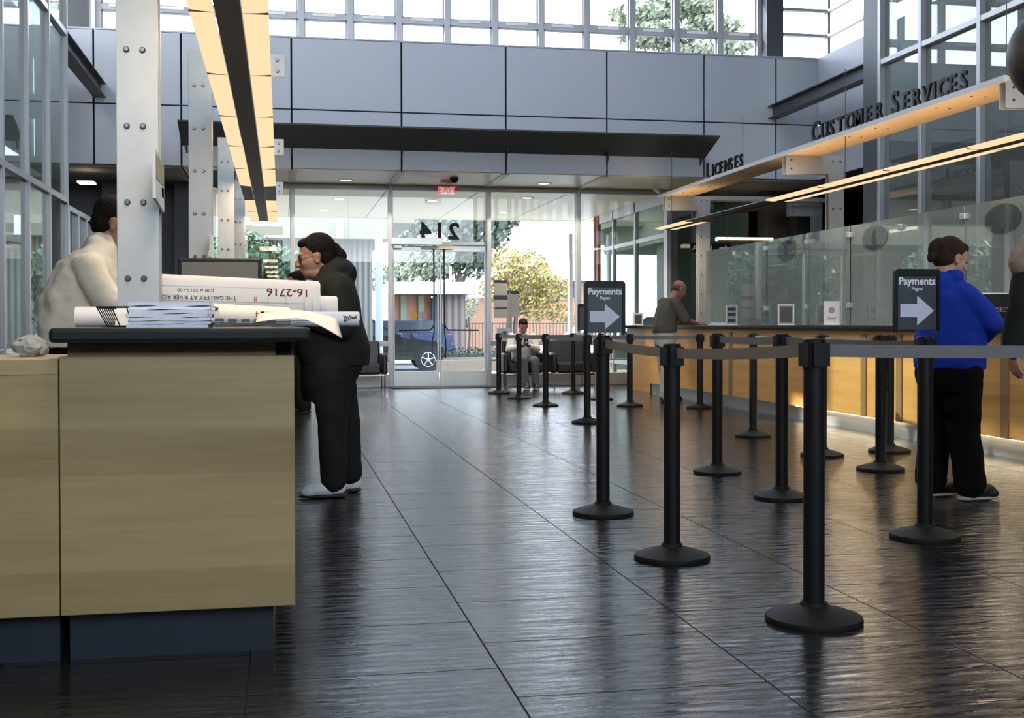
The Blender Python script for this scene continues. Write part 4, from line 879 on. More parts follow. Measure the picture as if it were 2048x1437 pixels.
def roll(name, label, x0, x1, y, r0, r1, mat, z0=CT, layers=6, group=None, turn=.0):
    t = thing(name, label, 'paper roll', ((x0+x1)/2, y, z0), group=group)
    m = MB(); n = 40; L = 2*PI*layers; pts = []
    N = layers*24
    for i in range(N+1):
        a = i/N*L; f = 1-.05*layers*(i/N); pts.append((math.cos(a-1.2)*f, math.sin(a-1.2)*f))
    vs = []
    for k, (c, s_) in enumerate(pts):
        vs += [(x0, y+c*r0, z0+r0+s_*r0), (x1+.004*math.sin(k*.9), y+c*r1, z0+r1+s_*r1)]
    m.add(vs, [(2*i, 2*i+2, 2*i+3, 2*i+1) for i in range(N)])
    m.build('rolled_sheet', mat, t, smooth='all')
    return t
RY, R0, R1 = 5.62, .124, .106
t = roll('plan_roll', 'large thick roll of building plans with handwriting, lying on the reception counter', -.64, .172, RY, R0, R1, 'paper', layers=5)
def rtext(t, body, x, dz, size, mat, bold=0, cx=-.234):
    z = CT+.116+dz
    o = text('writing', body, size, mat, t, basis((x, 0, z), (-1, 0, 0), (0, -1, 0)), .0002, 'CENTER', bold=bold)
    wrap(o, cx, RY, CT+.111, .1125, (R1-R0)/.812)
    return o
rtext(t, 'THE GALLERY AT RIVER RIDGE', -.375, .022, .026, 'ink')
rtext(t, 'JOB # 2015-100', -.375, .055, .024, 'ink')
rtext(t, '16-2716', .03, .068, .058, 'inkr', bold=.0008); rtext(t, 'II', -.115, .022, .03, 'inkr')
rtext(t, 'ALL DIMENSIONS TO BE VERIFIED ON SITE BEFORE WORK', -.30, -.012, .013, 'inkg'); 
for x, w_ in ((-.2, .002), (-.06, .002), (.02, .002), (.10, .003), (.135, .003)):
    o = B(x, x+w_*.7, -.0002, .0002, CT+.085, CT+.145).build('ruled_line', 'inkg', t)
def rband(x0, x1, dz, th, mt='inkg'):
    m = MB(); N = 24
    for i in range(N):
        a, b = x0+(x1-x0)*i/N, x0+(x1-x0)*(i+1)/N; m.box(a, b, -.0002, .0002, CT+.11+dz, CT+.11+dz+th)
    wrap(m.build('ruled_line', mt, t), -.234, RY, CT+.111, .1125, (R1-R0)/.812)
rband(-.52, .10, .072, .0012); rband(-.52, .10, .002, .0012)
for o in [c for c in t.children if c.name.startswith('ruled_line') and len(c.data.vertices) == 8]: wrap(o, -.234, RY, CT+.111, .1125, (R1-R0)/.812)
roll('plan_roll', 'shorter white plan roll sticking out behind the large roll', -.30, .262, 5.86, .078, .075, 'paper', layers=6)
roll('plan_roll', 'thin plan roll behind the wire basket, left of the nearest column', -.76, -.50, 4.75, .040, .040, 'paper', layers=3)
t = roll('plan_roll', 'slim grey roll with dark print poking past the worktop edge', .03, .335, 5.35, .034, .034, 'paperb', layers=4)
for k in range(7): MB().tube([(.27+.008*k, 5.315-.001*(k % 2), CT+.02+.004*k), (.275+.008*k, 5.313, CT+.036), (.268+.009*k, 5.318, CT+.05-.003*(k % 3))], .0022, 5).build('print_mark', 'ink', t)
t = roll('plan_roll', 'flattened cream plan roll with red writing beside the paper stack', -.27, .03, 4.40, .044, .036, 'paperc', layers=5)
o = text('writing', '9/21/14', .03, 'inkr', t, basis((-.045, 0, CT+.058), (-1, 0, 0), (0, -1, 0)), .0002, 'CENTER'); wrap(o, -.12, 4.40, CT+.040, .040, -.02)
for k in range(5):
    o = B(-.23+.045*k, -.20+.045*k, -.0002, .0002, CT+.014, CT+.030).build('print_block', 'inkg', t); wrap(o, -.12, 4.40, CT+.040, .040, -.02)
t = thing('binder_clip', 'small black clip gripping the cream plan roll', 'clip', (-.06, 4.36, CT+.05))
MB().prism([(-.075, 4.353, CT+.043), (-.055, 4.353, CT+.043), (-.06, 4.350, CT+.056), (-.072, 4.350, CT+.056)], (0, .012, 0)).build('clip_body', 'black', t)
# stack of folded documents
zz = CT
for k in range(7):
    hgt = random.uniform(.009, .014); x0 = -.465+random.uniform(-.008, .008); y0 = 3.86+random.uniform(-.006, .006); m = MB(); N = 8; vs = []
    for i in range(N+1):
        for (y, z) in ((y0, 0), (y0+.27, 0), (y0+.27, hgt), (y0, hgt)):
            vs.append((x0+.245*i/N, y, zz+z+.0018*math.sin(i*1.1+k*2)*(1 if k else 0)))
    fs = [(4*i+j, 4*i+(j+1) % 4, 4*i+4+(j+1) % 4, 4*i+4+j) for i in range(N) for j in range(4)]+[(3, 2, 1, 0), (4*N, 4*N+1, 4*N+2, 4*N+3)]
    wd = ('bottom', 'second from the bottom', 'third from the bottom', 'middle', 'third from the top', 'second from the top', 'top')[k]
    o = m.add(vs, fs).build('folded_document', 'paperb', None, offset=(x0+.12, y0+.13, zz)); tag(o, 'bluish-white folded document, %s of the stack at the counter edge' % wd, 'document', 'folded documents in the stack'); zz += hgt+.001
# wire basket
t = thing('wire_basket', 'black wire letter basket at the left end of the reception counter', 'basket', (-.42, 4.3, CT))
x0, x1, y0, y1 = -.60, -.22, 4.16, 4.48; i_ = .03
MB().tube([(x0, y0, CT+.068), (x1, y0, CT+.068), (x1, y1, CT+.068), (x0, y1, CT+.068), (x0, y0, CT+.068)], .0032, 8).build('rim', 'black', t)
MB().tube([(x0+i_, y0+i_, CT+.004), (x1-i_, y0+i_, CT+.004), (x1-i_, y1-i_, CT+.004), (x0+i_, y1-i_, CT+.004), (x0+i_, y0+i_, CT+.004)], .003, 8).build('base_wire', 'black', t)
for k in range(9):
    u = k/8; x = x0+(x1-x0)*u; xb = x0+i_+(x1-x0-2*i_)*u
    MB().tube([(x, y0, CT+.068), (xb, y0+i_, CT+.004), (xb, y1-i_, CT+.004), (x, y1, CT+.068)], .0022, 6).build('wire', 'black', t)
for k in range(1, 6):
    u = k/6; y = y0+(y1-y0)*u; yb = y0+i_+(y1-y0-2*i_)*u
    MB().tube([(x0, y, CT+.068), (x0+i_, yb, CT+.004), (x1-i_, yb, CT+.004), (x1, y, CT+.068)], .0022, 6).build('wire', 'black', t)
tag(MB().prism([(-.55, 4.22, CT+.008), (-.26, 4.22, CT+.008), (-.26, 4.25, CT+.088), (-.55, 4.25, CT+.070)], (0, .012, 0)).build('loose_paper', 'paper', offset=(-.4, 4.23, CT)), 'white papers leaning inside the wire basket', 'papers')
def sheet(name, label, f, nx, ny, mat, loc):
    m = MB(); vs = [f(i/nx, j/ny) for i in range(nx+1) for j in range(ny+1)]
    m.add(vs, [(i*(ny+1)+j, (i+1)*(ny+1)+j, (i+1)*(ny+1)+j+1, i*(ny+1)+j+1) for i in range(nx) for j in range(ny)])
    o = m.build(name, mat, offset=loc, smooth='all'); md = o.modifiers.new('t', 'SOLIDIFY'); md.thickness = .0012
    return tag(o, label, 'paper sheet')
for k in range(4):
    sheet('drawing_sheet', ('lowest', 'second lowest', 'third lowest', 'topmost')[k]+' bluish drawing sheet lying flat between the stack and the worktop end', lambda u, v, k=k: (-.24+.30*u+.01*k, 3.95+.30*v-.01*k, CT+.004+.005*k+.003*math.sin(5*u+k)), 10, 6, 'paperb', (-.1, 4.1, CT))
o = sheet('drawing_sheet', 'cream printed plan sheet drooping over the right end of the worktop', lambda u, v: (-.08+.27*u, 3.90+.36*v-.04*u, CT+.012+.018*math.sin(2.6*u+.3)+.03*v-.09*max(0, u-.5)**1.3*(1.4-v)), 16, 8, 'paperc', (.08, 4.15, CT))
for k in range(6):
    x = -.03+.035*k; B(x, x+.022, 4.0, 4.001, 0, .001)
# monitor
t = thing('monitor', 'back of a dark-framed monitor standing on the left counter beyond the plan rolls', 'monitor', (-.37, 7.6, CT))
MB().box(-.62, -.12, 7.6, 7.62, 1.16, 1.485).build('frame', 'black', t, bevel=.006)
B(-.598, -.142, 7.592, 7.60, 1.18, 1.462).build('back_panel', 'screen', t)
MB().box(-.40, -.34, 7.62, 7.66, CT, 1.25).build('stand_neck', 'black', t); B(-.5, -.24, 7.56, 7.74, CT, CT+.012).build('stand_foot', 'black', t, bevel=.004)
# leaflet holders on the column sides
t = thing('poster_holder', 'narrow printed poster clipped to the side of the nearest column', 'poster', (-.485, 5.03, 1.66))
MB().hexa([(-.49, 4.86, 1.57), (-.478, 4.86, 1.57), (-.478, 5.2, 1.545), (-.49, 5.2, 1.545), (-.49, 4.86, 1.765), (-.478, 4.86, 1.765), (-.478, 5.2, 1.735), (-.49, 5.2, 1.735)]).build('board', 'galv', t)
B(-.477, -.4765, 4.88, 5.18, 1.65, 1.74).build('print', 'yellowp', t)
MB().box(-.495, -.478, 5.1, 5.19, 1.6, 1.64).build('bracket', 'metal', t)
t = thing('leaflet_holder', 'small pale leaflet holder clipped to the side of the second column', 'leaflet holder', (-.5, 9.0, 1.6))
B(-.50, -.485, 8.75, 9.1, 1.56, 1.72).build('board', 'beamw', t); B(-.51, -.484, 8.76, 9.0, 1.555, 1.6).build('ledge', 'beamw', t)
# clutter on the low side counter
t = thing('crumpled_bag', 'crumpled grey plastic bag on the low counter at the left edge', 'bag', (-.83, 4.25, .968))
m = MB(); vs, fs = _ico((-.83, 4.27, 1.0), (.055, .05, .038), None, 3)
random.seed(3); vs = [Vector((v.x+random.uniform(-.007, .007), v.y+random.uniform(-.007, .007), max(.969, v.z+random.uniform(-.007, .007)))) for v in vs]
m.add(vs, fs).build('bag_body', 'office', t)
o = sheet('printed_sheet', 'white sheet with reddish print on the low counter at the left edge', lambda u, v: (-1.05+.16*u, 4.02+.14*v, .972+.018*u*u+.006*v), 6, 6, 'paper', (-1, 4.1, .97))
# ================================================================== THINGS ON THE RIGHT COUNTER
def holder(x, y, w, h, rz, label, name='card_holder', fm='beamw', pn='notice', deco=None, cat='card holder'):
    t = thing(name, label, cat, (x, y, CT), rz)
    def bb(n, mb, mt, **k):
        o = mb.build(n, mt, None, **k); o.parent = t; return o
    f = MB()
    for q in ((-w/2, w/2, 0, .012), (-w/2, w/2, h-.012, h), (-w/2, -w/2+.012, 0, h), (w/2-.012, w/2, 0, h)): f.box(q[0], q[1], -.006, .006, q[2], q[3])
    bb('frame', f, fm); bb('card', B(-w/2+.01, w/2-.01, -.003, .003, .01, h-.01), pn); bb('foot', B(-w/2, w/2, -.03, .05, 0, .006), fm)
    if deco == 'seal':
        bb('seal', MB().lathe([(w*.20, 0), (w*.20, -.001)], (0, -.0035, h*.62), 24, axis='Y'), 'inkg'); bb('print_lines', MB().box(-w*.3, w*.3, -.0045, -.003, h*.28, h*.31).box(-w*.25, w*.25, -.0045, -.003, h*.2, h*.23), 'inkg')
    if deco == 'photo': bb('print', B(-w*.36, w*.36, -.0045, -.003, h*.12, h*.88), 'drkgrey')
    if deco == 'list': bb('print_lines', MB().box(-w*.36, w*.36, -.0045, -.003, h*.45, h*.60).box(-w*.36, w*.36, -.0045, -.003, h*.72, h*.86).box(-w*.36, w*.36, -.0045, -.003, h*.15, h*.30), 'ink')
    return t
holder(5.87, 15.1, .15, .27, -.25, 'narrow framed card with dark panels near the leaning man\'s hand', deco='list')
holder(5.87, 13.35, .19, .25, -.25, 'white-framed card with a dark picture on the service counter', deco='photo')
holder(5.87, 12.15, .17, .26, -.3, 'white card with a round emblem on the service counter', pn='paper', deco='seal')
t = holder(5.90, 9.15, .26, .27, -.15, 'dark framed sign reading CLOSED beside the person in blue', name='closed_sign', pn='black', cat='sign')
M4 = Matrix.Identity(4)
o = text('lettering', 'CLOSED', .058, 'notice', t, basis((5.90, 9.146, CT+.11), (1, 0, 0), (0, -1, 0)), .0005)
holder(5.42, 19.0, .17, .2, .1, 'left of two small white cards on the far end of the counter', pn='paper', deco='seal')
holder(5.78, 19.05, .17, .2, .1, 'right of two small white cards on the far end of the counter', pn='paper', deco='photo')
def deskpc(x, y, rz, label):
    t = thing('desk_monitor', label, 'monitor', (x, y, .78), rz)
    for n, mb, mt in (('screen_housing', B(-.22, .22, -.02, .02, .33, .64), 'black'), ('stand_neck', B(-.03, .03, .0, .04, 0, .35), 'black'), ('stand_foot', B(-.11, .11, -.08, .1, 0, .012), 'black'), ('display', B(-.2, .2, -.024, -.02, .35, .62), 'carglass')):
        o = mb.build(n, mt, None, bevel=.004); o.parent = t
t = thing('staff_desk', 'long low desk behind the glass screens of the service counter', 'desk', (7.0, 12, 0))
B(6.75, 7.4, 5, 17.8, .74, .78).build('desktop', 'slab', t)
for y in (5.2, 9.4, 13.6, 17.6): B(6.8, 7.35, y-.03, y+.03, 0, .74).build('leg_panel', 'woodd', t)
for k, (y, w_) in enumerate(((16.3, 'furthest'), (14.2, 'second furthest'), (11.9, 'middle'), (9.9, 'nearest visible'))): deskpc(7.05, y, 1.2, 'black desk monitor behind the screens, '+w_)
t = thing('office_chair', 'black high-backed office chair behind the glass left of the right payments sign', 'office chair', (7.75, 11.9, 0), 2.4)
for n, mb, mt in (('backrest', MB().add(*_ico((-.22, 0, 1.08), (.06, .23, .34), None, 3)), 'leather'), ('seat', MB().add(*_ico((0, 0, .52), (.26, .25, .06), None, 3)), 'leather'), ('column', MB().tube([(0, 0, .08), (0, 0, .5)], .025), 'black')):
    o = mb.build(n, mt, None, smooth='all'); o.parent = t
for k in range(5):
    a = 2*PI*k/5; o = MB().tube([(0, 0, .1), (.3*math.cos(a), .3*math.sin(a), .06), (.3*math.cos(a), .3*math.sin(a), 0)], .02, 8).build('foot', 'black', None, smooth=True); o.parent = t
B(-.25, -.17, -.02, .02, .5, .85).build('back_post', 'black', None).parent = t
t = thing('pen_pot', 'dark pot of pale pens behind the screens left of the right payments sign', 'pen pot', (6.3, 11.85, CT))
MB().lathe([(.035, 0), (.04, .09), (.036, .09), (.03, .01)], (6.3, 11.85, CT), 20).build('pot', 'black', t, smooth=True)
for k in range(6):
    a = k*1.05; MB().tube([(6.3+.015*math.cos(a), 11.85+.015*math.sin(a), CT+.02), (6.3+.035*math.cos(a), 11.85+.035*math.sin(a), CT+.15)], .004, 6).build('pen', 'beamw', t)
tag(MB().hexa([(6.22, 11.3, CT), (6.5, 11.3, CT), (6.5, 11.6, CT), (6.22, 11.6, CT), (6.24, 11.32, CT+.03), (6.48, 11.32, CT+.03), (6.48, 11.58, CT+.06), (6.24, 11.58, CT+.06)]).build('desk_telephone', 'black', offset=(6.35, 11.4, CT)), 'black desk telephone behind the screens beside the pen pot', 'telephone')
for k in range(4):
    o = B(5.66+.01*k, 5.86+.01*k, 8.55+.01*k, 8.83+.01*k, CT+.003*k, CT+.003+.003*k).build('loose_form', 'paper', offset=(5.8, 8.7, CT)); tag(o, ('lowest', 'second', 'third', 'top')[k]+' white form of the small pile beside the CLOSED sign', 'form', 'forms beside the closed sign')

# ================================================================== CHAIRS BY THE WINDOWS
def armchair(x, y, label, w=.80):
    t = thing('armchair', label, 'armchair', (x, y, 0), group='black armchairs by the windows')
    B(x-w/2+.10, x+w/2-.10, y-.36, y+.24, .26, .44).build('seat', 'leather', t, bevel=.04)
    MB().hexa([(x-w/2+.08, y+.18, .30), (x+w/2-.08, y+.18, .30), (x+w/2-.08, y+.36, .30), (x-w/2+.08, y+.36, .30), (x-w/2+.08, y+.26, .82), (x+w/2-.08, y+.26, .82), (x+w/2-.08, y+.40, .80), (x-w/2+.08, y+.40, .80)]).build('backrest', 'leather', t, bevel=.04)
    for s in (-1, 1):
        a = x+s*(w/2-.05); B(a-.05, a+.05, y-.36, y+.34, .26, .60).build('arm', 'leather', t, bevel=.035)
        for yy in (y-.34, y+.30): MB().tube([(a, yy, .27), (a, yy, .0)], .014, 8).build('leg', 'chrome', t)
    MB().tube([(x-w/2+.05, y-.34, .24), (x+w/2-.05, y-.34, .24)], .014, 8).build('frame_rail', 'chrome', t)
    return t
armchair(4.04, 20.12, 'black leather armchair under the seated man')
armchair(4.88, 20.12, 'black leather armchair, empty, right of the seated man')
armchair(1.32, 20.15, 'black leather armchair mostly hidden behind the woman at the counter')
# notices on and behind the glass
t = thing('window_notice', 'tall pale notice with dark heading taped to the glass right of the doors', 'notice', (3.8, YD-.1, 1.6))
for z0, z1 in ((1.56, 1.87), (1.40, 1.56)): B(3.68, 3.92, YD-.07, YD-.062, z0, z1-.01).build('sheet', 'notice', t)
B(3.68, 3.92, YD-.075, YD-.07, 1.82, 1.87).build('heading', 'ink', t); B(3.68, 3.92, YD-.075, YD-.07, 1.53, 1.60).build('heading', 'ink', t)
B(3.68, 3.92, YD-.07, YD-.062, 1.20, 1.37).build('sheet', 'notice', t); B(3.69, 3.91, YD-.072, YD-.07, 1.36, 1.385).build('heading', 'ink', t)
t = thing('pole_sign', 'grey rectangular sign on a pale pole outside, just above the seated man', 'sign', (4.2, 22.2, 0))
B(4.0, 4.41, 22.2, 22.215, 1.22, 1.72).build('sign_panel', 'notice', t); B(4.0, 4.41, 22.193, 22.2, 1.66, 1.72).build('heading', 'ink', t)
MB().box(4.05, 4.36, 22.194, 22.2, 1.46, 1.49).box(4.05, 4.36, 22.194, 22.2, 1.40, 1.43).build('print_lines', 'inkg', t); MB().tube([(4.22, 22.24, 0), (4.22, 22.24, 1.7)], .05, 12).build('pole', 'office', t)
t = thing('floor_sign', 'small framed sign on a stand beside the seated man, left', 'sign', (3.72, 20.1, 0))
B(3.60, 3.84, 20.08, 20.1, .80, 1.02).build('sign_panel', 'galv', t); MB().tube([(3.72, 20.1, 0), (3.72, 20.1, .82)], .012, 8).build('pole', 'black', t); MB().lathe([(.13, 0), (.12, .015)], (3.72, 20.1, 0), 20).build('foot', 'black', t)
for k in range(3): MB().tube([(3.68+.03*k, 20.077, .86), (3.70+.03*k, 20.077, .97)], .008, 6).build('symbol_stroke', 'ink', t)

# ================================================================== OUTSIDE
struct('ground_walkway', B(-30, 40, YD+.1, 27.3, -.4, 0), 'walk')
struct('ground_asphalt', B(-80, 110, 27.3, 160, -.4, -.3), 'asphalt')
t = thing('lawn_strip', 'strip of green lawn beyond the walkway right of the doors', 'lawn', (6, 30, -.3)); t['kind'] = 'stuff'
B(3.9, 9.5, 27.6, 29.2, -.3, -.06).build('turf', 'grass', t)
tag(B(4.25, 6.4, 33.0, 33.4, -.3, .10).build('low_wall', 'kerb', offset=(5.3, 33.2, -.3)), 'low peach kerb wall behind the wheel of the dark car', 'low wall')
tag(B(4.4, 9.5, 37.0, 37.3, -.3, .06).build('low_wall', 'kerb', offset=(7, 37.1, -.3)), 'long low kerb wall in front of the clipped hedge', 'low wall')
# glazed wing on the right
m = MB()
for y in (21.1, 23.0, 24.6): m.box(6.9, 7.0, y-.04, y+.04, 0, ZS)
for z in (.3, 2.72): m.box(6.91, 6.99, 21, 25.6, z-.04, z+.04)
m.box(6.9, 7.0, 21, 25.7, ZS-.2, ZS)
f = struct('window_10', m, 'mull'); B(6.94, 6.95, 21, 25.7, 0, ZS).build('window_pane', 'wglass', f)
struct('wall_wing', MB().box(8.6, 8.7, 21.5, 27, 0, ZS).box(6.9, 12, 26.1, 26.2, 0, ZS), 'office')
struct('wall_wing_column', B(7.0, 7.32, 25.7, 26.05, 0, ZS), 'drkgrey'); struct('trim_5', B(6.93, 6.99, 25.9, 26.1, 0, ZS), 'brick'); struct('trim_6', B(6.45, 6.52, 26.6, 26.8, 0, ZS-.35), 'whitew')
# cream building on the left with ribbed wall
t = thing('cream_building', 'cream building with ribbed grey wall across the forecourt, left of the doors', 'building', (-3, 34, 0))
MB().box(-14, 2.95, 33.8, 40, 3.5, 4.9).box(-14, 3.9, 35.5, 44, 4.1, 5.5).build('parapet', 'stucco', t)
B(-.2, 2.55, 34.3, 35.4, -.3, 3.5).build('wall', 'corr', t, label='ribbed grey wall'); B(-14, -.2, 36.0, 40, -.3, 3.5).build('wall', 'stucco', t)
B(1.5, 1.69, 33.6, 33.8, 3.5, 4.0).build('wall_lamp', 'whitew', t)
MB().tube([(2.66, 33.4, -.3), (2.66, 33.4, 3.6)], .11, 14).build('column', 'inkg', t, smooth=True)
t = thing('flat_roofed_kiosk', 'small building with a white flat roof and ribbed brown wall beyond the doors', 'building', (6, 45, 0))
B(3.9, 6.96, 43.6, 47.5, 2.22, 2.66).build('roof', 'whitew', t); B(5.84, 6.72, 44.2, 47, -.3, 2.22).build('wall', 'corr2', t); B(5.5, 5.84, 44.3, 47, -.3, 2.1).build('door', 'drkgrey', t); B(3.9, 5.5, 44.6, 47, .9, 2.2).build('wall', 'peach', t)
for x in (4.35, 5.0): B(x, x+.22, 44.5, 44.6, .9, 2.2).build('pilaster', 'leafg', t)
t = thing('chimney_vent', 'thin white pipe standing on the flat roof beyond the doors', 'pipe', (6.3, 45, 2.66)); MB().tube([(6.28, 45, 2.66), (6.28, 45, 3.3)], .05, 8).build('pipe', 'whitew', t)
t = thing('orange_wall', 'long plain orange wall behind the railings, right of the doors', 'wall', (14, 60, 0)); B(7.5, 26, 60, 60.4, -.3, 2.35).build('wall_body', 'peach', t); B(7.5, 26, 59.95, 60.45, 2.35, 2.45).build('coping', 'kerb', t)
t = thing('house', 'low house with a pale tiled roof and windows beyond the orange wall', 'house', (17, 66, 0))
B(12.5, 24, 66, 74, 0, 3.6).build('wall', 'stucco', t); MB().prism([(12, 65.5, 3.6), (24.5, 65.5, 3.6), (24.5, 70, 5.2), (12, 70, 5.2)], (0, .1, .1)).build('roof', 'rooft', t)
for x in (13.4, 15.4, 17.4): B(x, x+1.0, 65.95, 66.0, 2.5, 3.4).build('window', 'drkgrey', t)
def fence(x0, x1, y, z0, z1, label):
    t = thing('railing_fence', label, 'fence', (x0, y, z0))
    MB().tube([(x0, y, z1-.06), (x1, y, z1-.06)], .022, 6).build('rail', 'steel', t); MB().tube([(x0, y, z0+.15), (x1, y, z0+.15)], .022, 6).build('rail', 'steel', t)
    n = int((x1-x0)/2.4)
    for k in range(n+1): x = x0+(x1-x0)*k/n; B(x-.04, x+.04, y-.04, y+.04, z0, z1+.05).build('post', 'steel', t)
    m = MB(); x = x0
    while x < x1: m.box(x-.013, x+.013, y-.013, y+.013, z0+.1, z1); x += .14
    m.build('bars', 'steel', t)['kind'] = 'stuff'
fence(3.8, 17.5, 48, -.3, 1.2, 'dark metal railing fence running behind the parked vehicles')
def leaves(mb, c, r, n, sz, rnd):
    for _ in range(n):
        while True:
            p = Vector((rnd.uniform(-1, 1), rnd.uniform(-1, 1), rnd.uniform(-1, 1)))
            if .15 < p.length < 1: break
        p = Vector((c[0]+p.x*r[0], c[1]+p.y*r[1], c[2]+p.z*r[2])); a = Vector((rnd.gauss(0, 1), rnd.gauss(0, 1), rnd.gauss(0, 1))).normalized(); b = a.orthogonal().normalized(); d = a.cross(b)
        s1 = sz*rnd.uniform(.6, 1.3); mb.v += [p-b*s1, p-d*s1*.5, p+b*s1, p+d*s1*.5]; o = len(mb.v)-4; mb.f.append((o, o+1, o+2, o+3)); mb.m.append(0)
def tree(label, x, y, hgt, cl, n, sz, mat, r=.16, name='tree', seed=1):
    rnd = random.Random(seed); t = thing(name, label, 'tree', (x, y, -.3))
    m = MB().tube([(x, y, -.3), (x+.1, y, hgt*.4), (x, y, hgt*.75)], [r, r*.8, r*.4], 10)
    for c, rr in cl: m.tube([(x, y, min(hgt*.45, c[2])), ((x+c[0])/2, (y+c[1])/2, (hgt*.5+c[2])/2), c], [r*.5, r*.35, r*.15], 6)
    m.build('trunk', 'bark', t, smooth='all')
    m = MB(); tot = sum(rr[0]*rr[1]*rr[2] for c, rr in cl)
    for c, rr in cl: leaves(m, c, rr, int(n*rr[0]*rr[1]*rr[2]/tot), sz, rnd)
    m.build('foliage', mat, t)
tree('dark tree whose crown fills the window around the street number', 8.2, 56, 6, [((7.6, 56, 5.6), (1.7, 1.5, 1.5)), ((9.3, 56, 5.2), (1.3, 1.3, 1.5)), ((8.2, 56, 7.5), (2.4, 2, 1.6)), ((7.0, 56, 3.9), (1.2, 1, .8)), ((10.1, 56, 6.2), (1.0, 1, 1.1)), ((6.2, 56, 5.3), (1.2, 1, 1.0)), ((8.9, 56, 4.0), (.9, .9, .8))], 9500, .17, 'leafd', seed=2)
tree('yellow-leaved tree seen through the glass right of the doors', 8.7, 45, 3.4, [((8.4, 45, 3.3), (.75, .8, .8)), ((9.3, 45, 3.0), (.9, .8, 1.0)), ((8.5, 45, 2.2), (.7, .7, .8)), ((10.2, 45, 2.5), (.8, .7, .6)), ((9.7, 45, 1.8), (.9, .7, .6)), ((7.8, 45, 2.4), (.5, .5, .7)), ((10.6, 45, 1.5), (.6, .6, .35))], 4200, .085, 'leafy', .10, seed=3)
tree('bushy olive-grey tree above the kiosk roof, left door', 4.4, 50, 3.2, [((4.3, 50, 3.0), (.9, .9, .6)), ((5.3, 50, 3.6), (.8, .8, .8)), ((6.2, 50, 4.0), (1.0, .8, 1.0))], 2600, .11, 'leafg', .10, seed=4)
tree('very tall spreading pine seen through the upper windows at right', 19.5, 58, 15, [((17.6, 58, 16.6), (1.6, 1.6, .5)), ((19.9, 58, 17.2), (2.0, 1.8, .6)), ((18.6, 58, 15.6), (2.2, 2, .5)), ((21.6, 58, 16.2), (1.5, 1.5, .5)), ((20.6, 58, 14.8), (1.6, 1.6, .45)), ((22.6, 58, 15.2), (1.0, 1, .4))], 5200, .20, 'leafg', .28, name='pine_tree', seed=5)
tree('leafy green tree behind the far columns of the left counter', -.6, 30, 2.6, [((-.9, 30, 2.7), (.9, .8, .7)), ((.0, 30, 2.2), (.7, .7, .9)), ((-1.7, 30, 2.2), (.8, .7, .9)), ((-.6, 30, 1.3), (1.2, .7, .7))], 3800, .10, 'green', .09, seed=6)
tree('grey-green tree standing outside at the far left', -6.5, 30.5, 3.0, [((-6.8, 30.5, 2.9), (1.2, 1, .6)), ((-5.6, 30.5, 2.4), (1, 1, .8)), ((-7.6, 30.5, 2.1), (1, 1, .9))], 2600, .11, 'leafg', .12, seed=8)
tree('round grey-brown tree beyond the railing at the right', 7.7, 50, 2.2, [((7.5, 50, 1.9), (.7, .6, .7)), ((7.0, 50, 1.4), (.5, .5, .5))], 900, .08, 'leafg', .07, seed=9)
t = thing('clipped_hedge', 'clipped green hedge in front of the kiosk wall', 'hedge', (6.6, 41, -.3)); m = MB(); rnd = random.Random(5)
for k in range(9): leaves(m, (5.6+.45*k, 41, .02), (.36, .35, .32), 260, .05, rnd)
m.build('foliage', 'leafd', t); B(5.5, 9.4, 40.8, 41.2, -.3, .1).build('stems', 'leafd', t)
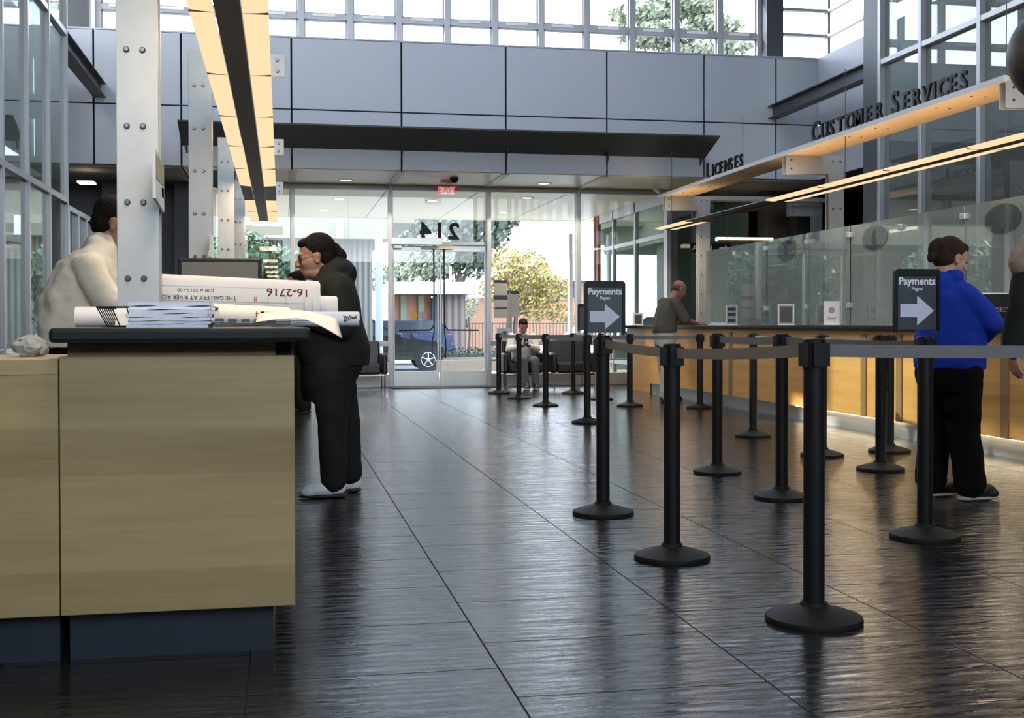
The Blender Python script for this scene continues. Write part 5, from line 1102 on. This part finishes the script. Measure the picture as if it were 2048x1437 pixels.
def vehicle(label, x, y, z, L, W_, H_, paint, prof, roof, cat, name, wr=.34, flip=1, wx=None):
    t = thing(name, label, cat, (x, y, z)); f = flip
    P = [(x+f*px*L, y-W_/2, z+pz*H_) for px, pz in prof]; MB().prism(P, (0, W_, 0)).build('body', paint, t, bevel=.07, smooth=True)
    Q = [(x+f*px*L, y-W_/2+.10, z+pz*H_) for px, pz in roof]; MB().prism(Q, (0, W_-.2, 0)).build('cabin', paint, t, bevel=.05, smooth=True)
    c = Vector((sum(q[0] for q in Q)/len(Q), 0, sum(q[2] for q in Q)/len(Q)))
    G = [Vector((c.x+(q[0]-c.x)*.90, q[1]-.012, c.z+(q[2]-c.z)*.80)) for q in Q]; g_ = MB().prism(G, (0, W_-.176, 0)).build('side_window', 'carglass', t)
    for k, px in enumerate(wx or (.20, .80)):
        wxx = x+f*px*L
        for s in (-1, 1):
            yy = y+s*(W_/2-.10); o = MB().lathe([(wr*.55, -.11), (wr*.96, -.11), (wr, -.08), (wr, .08), (wr*.96, .11), (wr*.55, .11)], (wxx, yy, z+wr), 28, axis='Y').build('wheel', 'tyre', t, smooth=True)
            m = MB().lathe([(wr*.18, -.125), (wr*.18, -.10)], (wxx, yy, z+wr), 14, axis='Y').lathe([(wr*.62, -.105), (wr*.62, .105)], (wxx, yy, z+wr), 20, axis='Y')
            m.build('rim', 'rim', o, smooth=True)
            MB().tube([(wxx+math.cos(2*PI*q/20)*wr*.62, yy+s*.112, z+wr+math.sin(2*PI*q/20)*wr*.62) for q in range(21)], .014, 6, cap=False).build('rim_edge', 'metal', o)
            for q in range(5):
                a = 2*PI*q/5+.3; MB().tube([(wxx, yy+s*.118, z+wr), (wxx+math.cos(a)*wr*.58, yy+s*.112, z+wr+math.sin(a)*wr*.58)], .022, 6).build('spoke', 'metal', o)
        MB().lathe([(wr*1.18, -.02), (wr*1.18, .02)], (wxx, y-W_/2-.0, z+wr*1.05), 28, axis='Y').build('wheel_arch', 'tyre', t)
    xf_ = x+f*L; MB().box(min(xf_-f*.06, xf_-f*.20), max(xf_-f*.06, xf_-f*.20), y-W_/2-.015, y-W_/2+.25, z+.44*H_, z+.49*H_).build('headlight', 'rim', t)
    MB().box(x+f*L*.62, x+f*L*.62+.16, y-W_/2-.14, y-W_/2-.0, z+.62*H_, z+.70*H_).build('door_mirror', paint, t, bevel=.02)
    return t
suv = [(.0, .22), (.0, .62), (.62, .64), (.66, .62), (.93, .57), (.985, .50), (1, .30), (.98, .20)]
vehicle('dark green parked car with its front wheel showing through the left door', 1.0, 37, -.3, 3.85, 1.8, 1.62, 'carg', [(.0, .22), (.0, .60), (.66, .62), (.93, .55), (.985, .47), (1, .30), (.98, .20)], [(-.02, .60), (.02, .98), (.42, 1.0), (.66, .62)], 'car', 'parked_car', .34, wx=(.18, .87))
vehicle('blue parked van behind the dark green car', 1.9, 42.55, -.3, 4.1, 1.9, 1.55, 'carb', [(.0, .22), (.0, .70), (.8, .72), (.97, .66), (1, .30)], [(.0, .70), (.02, .99), (.86, 1.0), (.97, .70)], 'van', 'parked_van', .33)
vehicle('white parked car whose windscreen shines right of the seated man', 10.9, 34, -.3, 4.3, 1.8, 1.42, 'carw', suv, [(.12, .62), (.24, .98), (.50, 1.0), (.70, .62)], 'car', 'parked_car', .32, flip=-1)
vehicle('pale parked car seen through the glass left of the doors', -2.2, 31.6, -.3, 4.4, 1.8, 1.45, 'carw', suv, [(.12, .62), (.24, .98), (.55, 1.0), (.74, .62)], 'car', 'parked_car', .32)
# ================================================================== unidentified dark shape at the upper right corner, built as a globe on an added stem
t = thing('unknown_dark_shape', 'dark rounded shape of unknown kind, built as a globe, cut off by the upper right corner', 'globe', (2.14, 3.0, 1.82))
MB().add(*_ico((2.125, 3.0, 1.82), (.135, .135, .14), None, 4)).build('globe', 'canopy', t, smooth='all'); MB().tube([(2.125, 3, 1.95), (2.125, 3, 8)], .008, 6).build('stem', 'lampd', t)
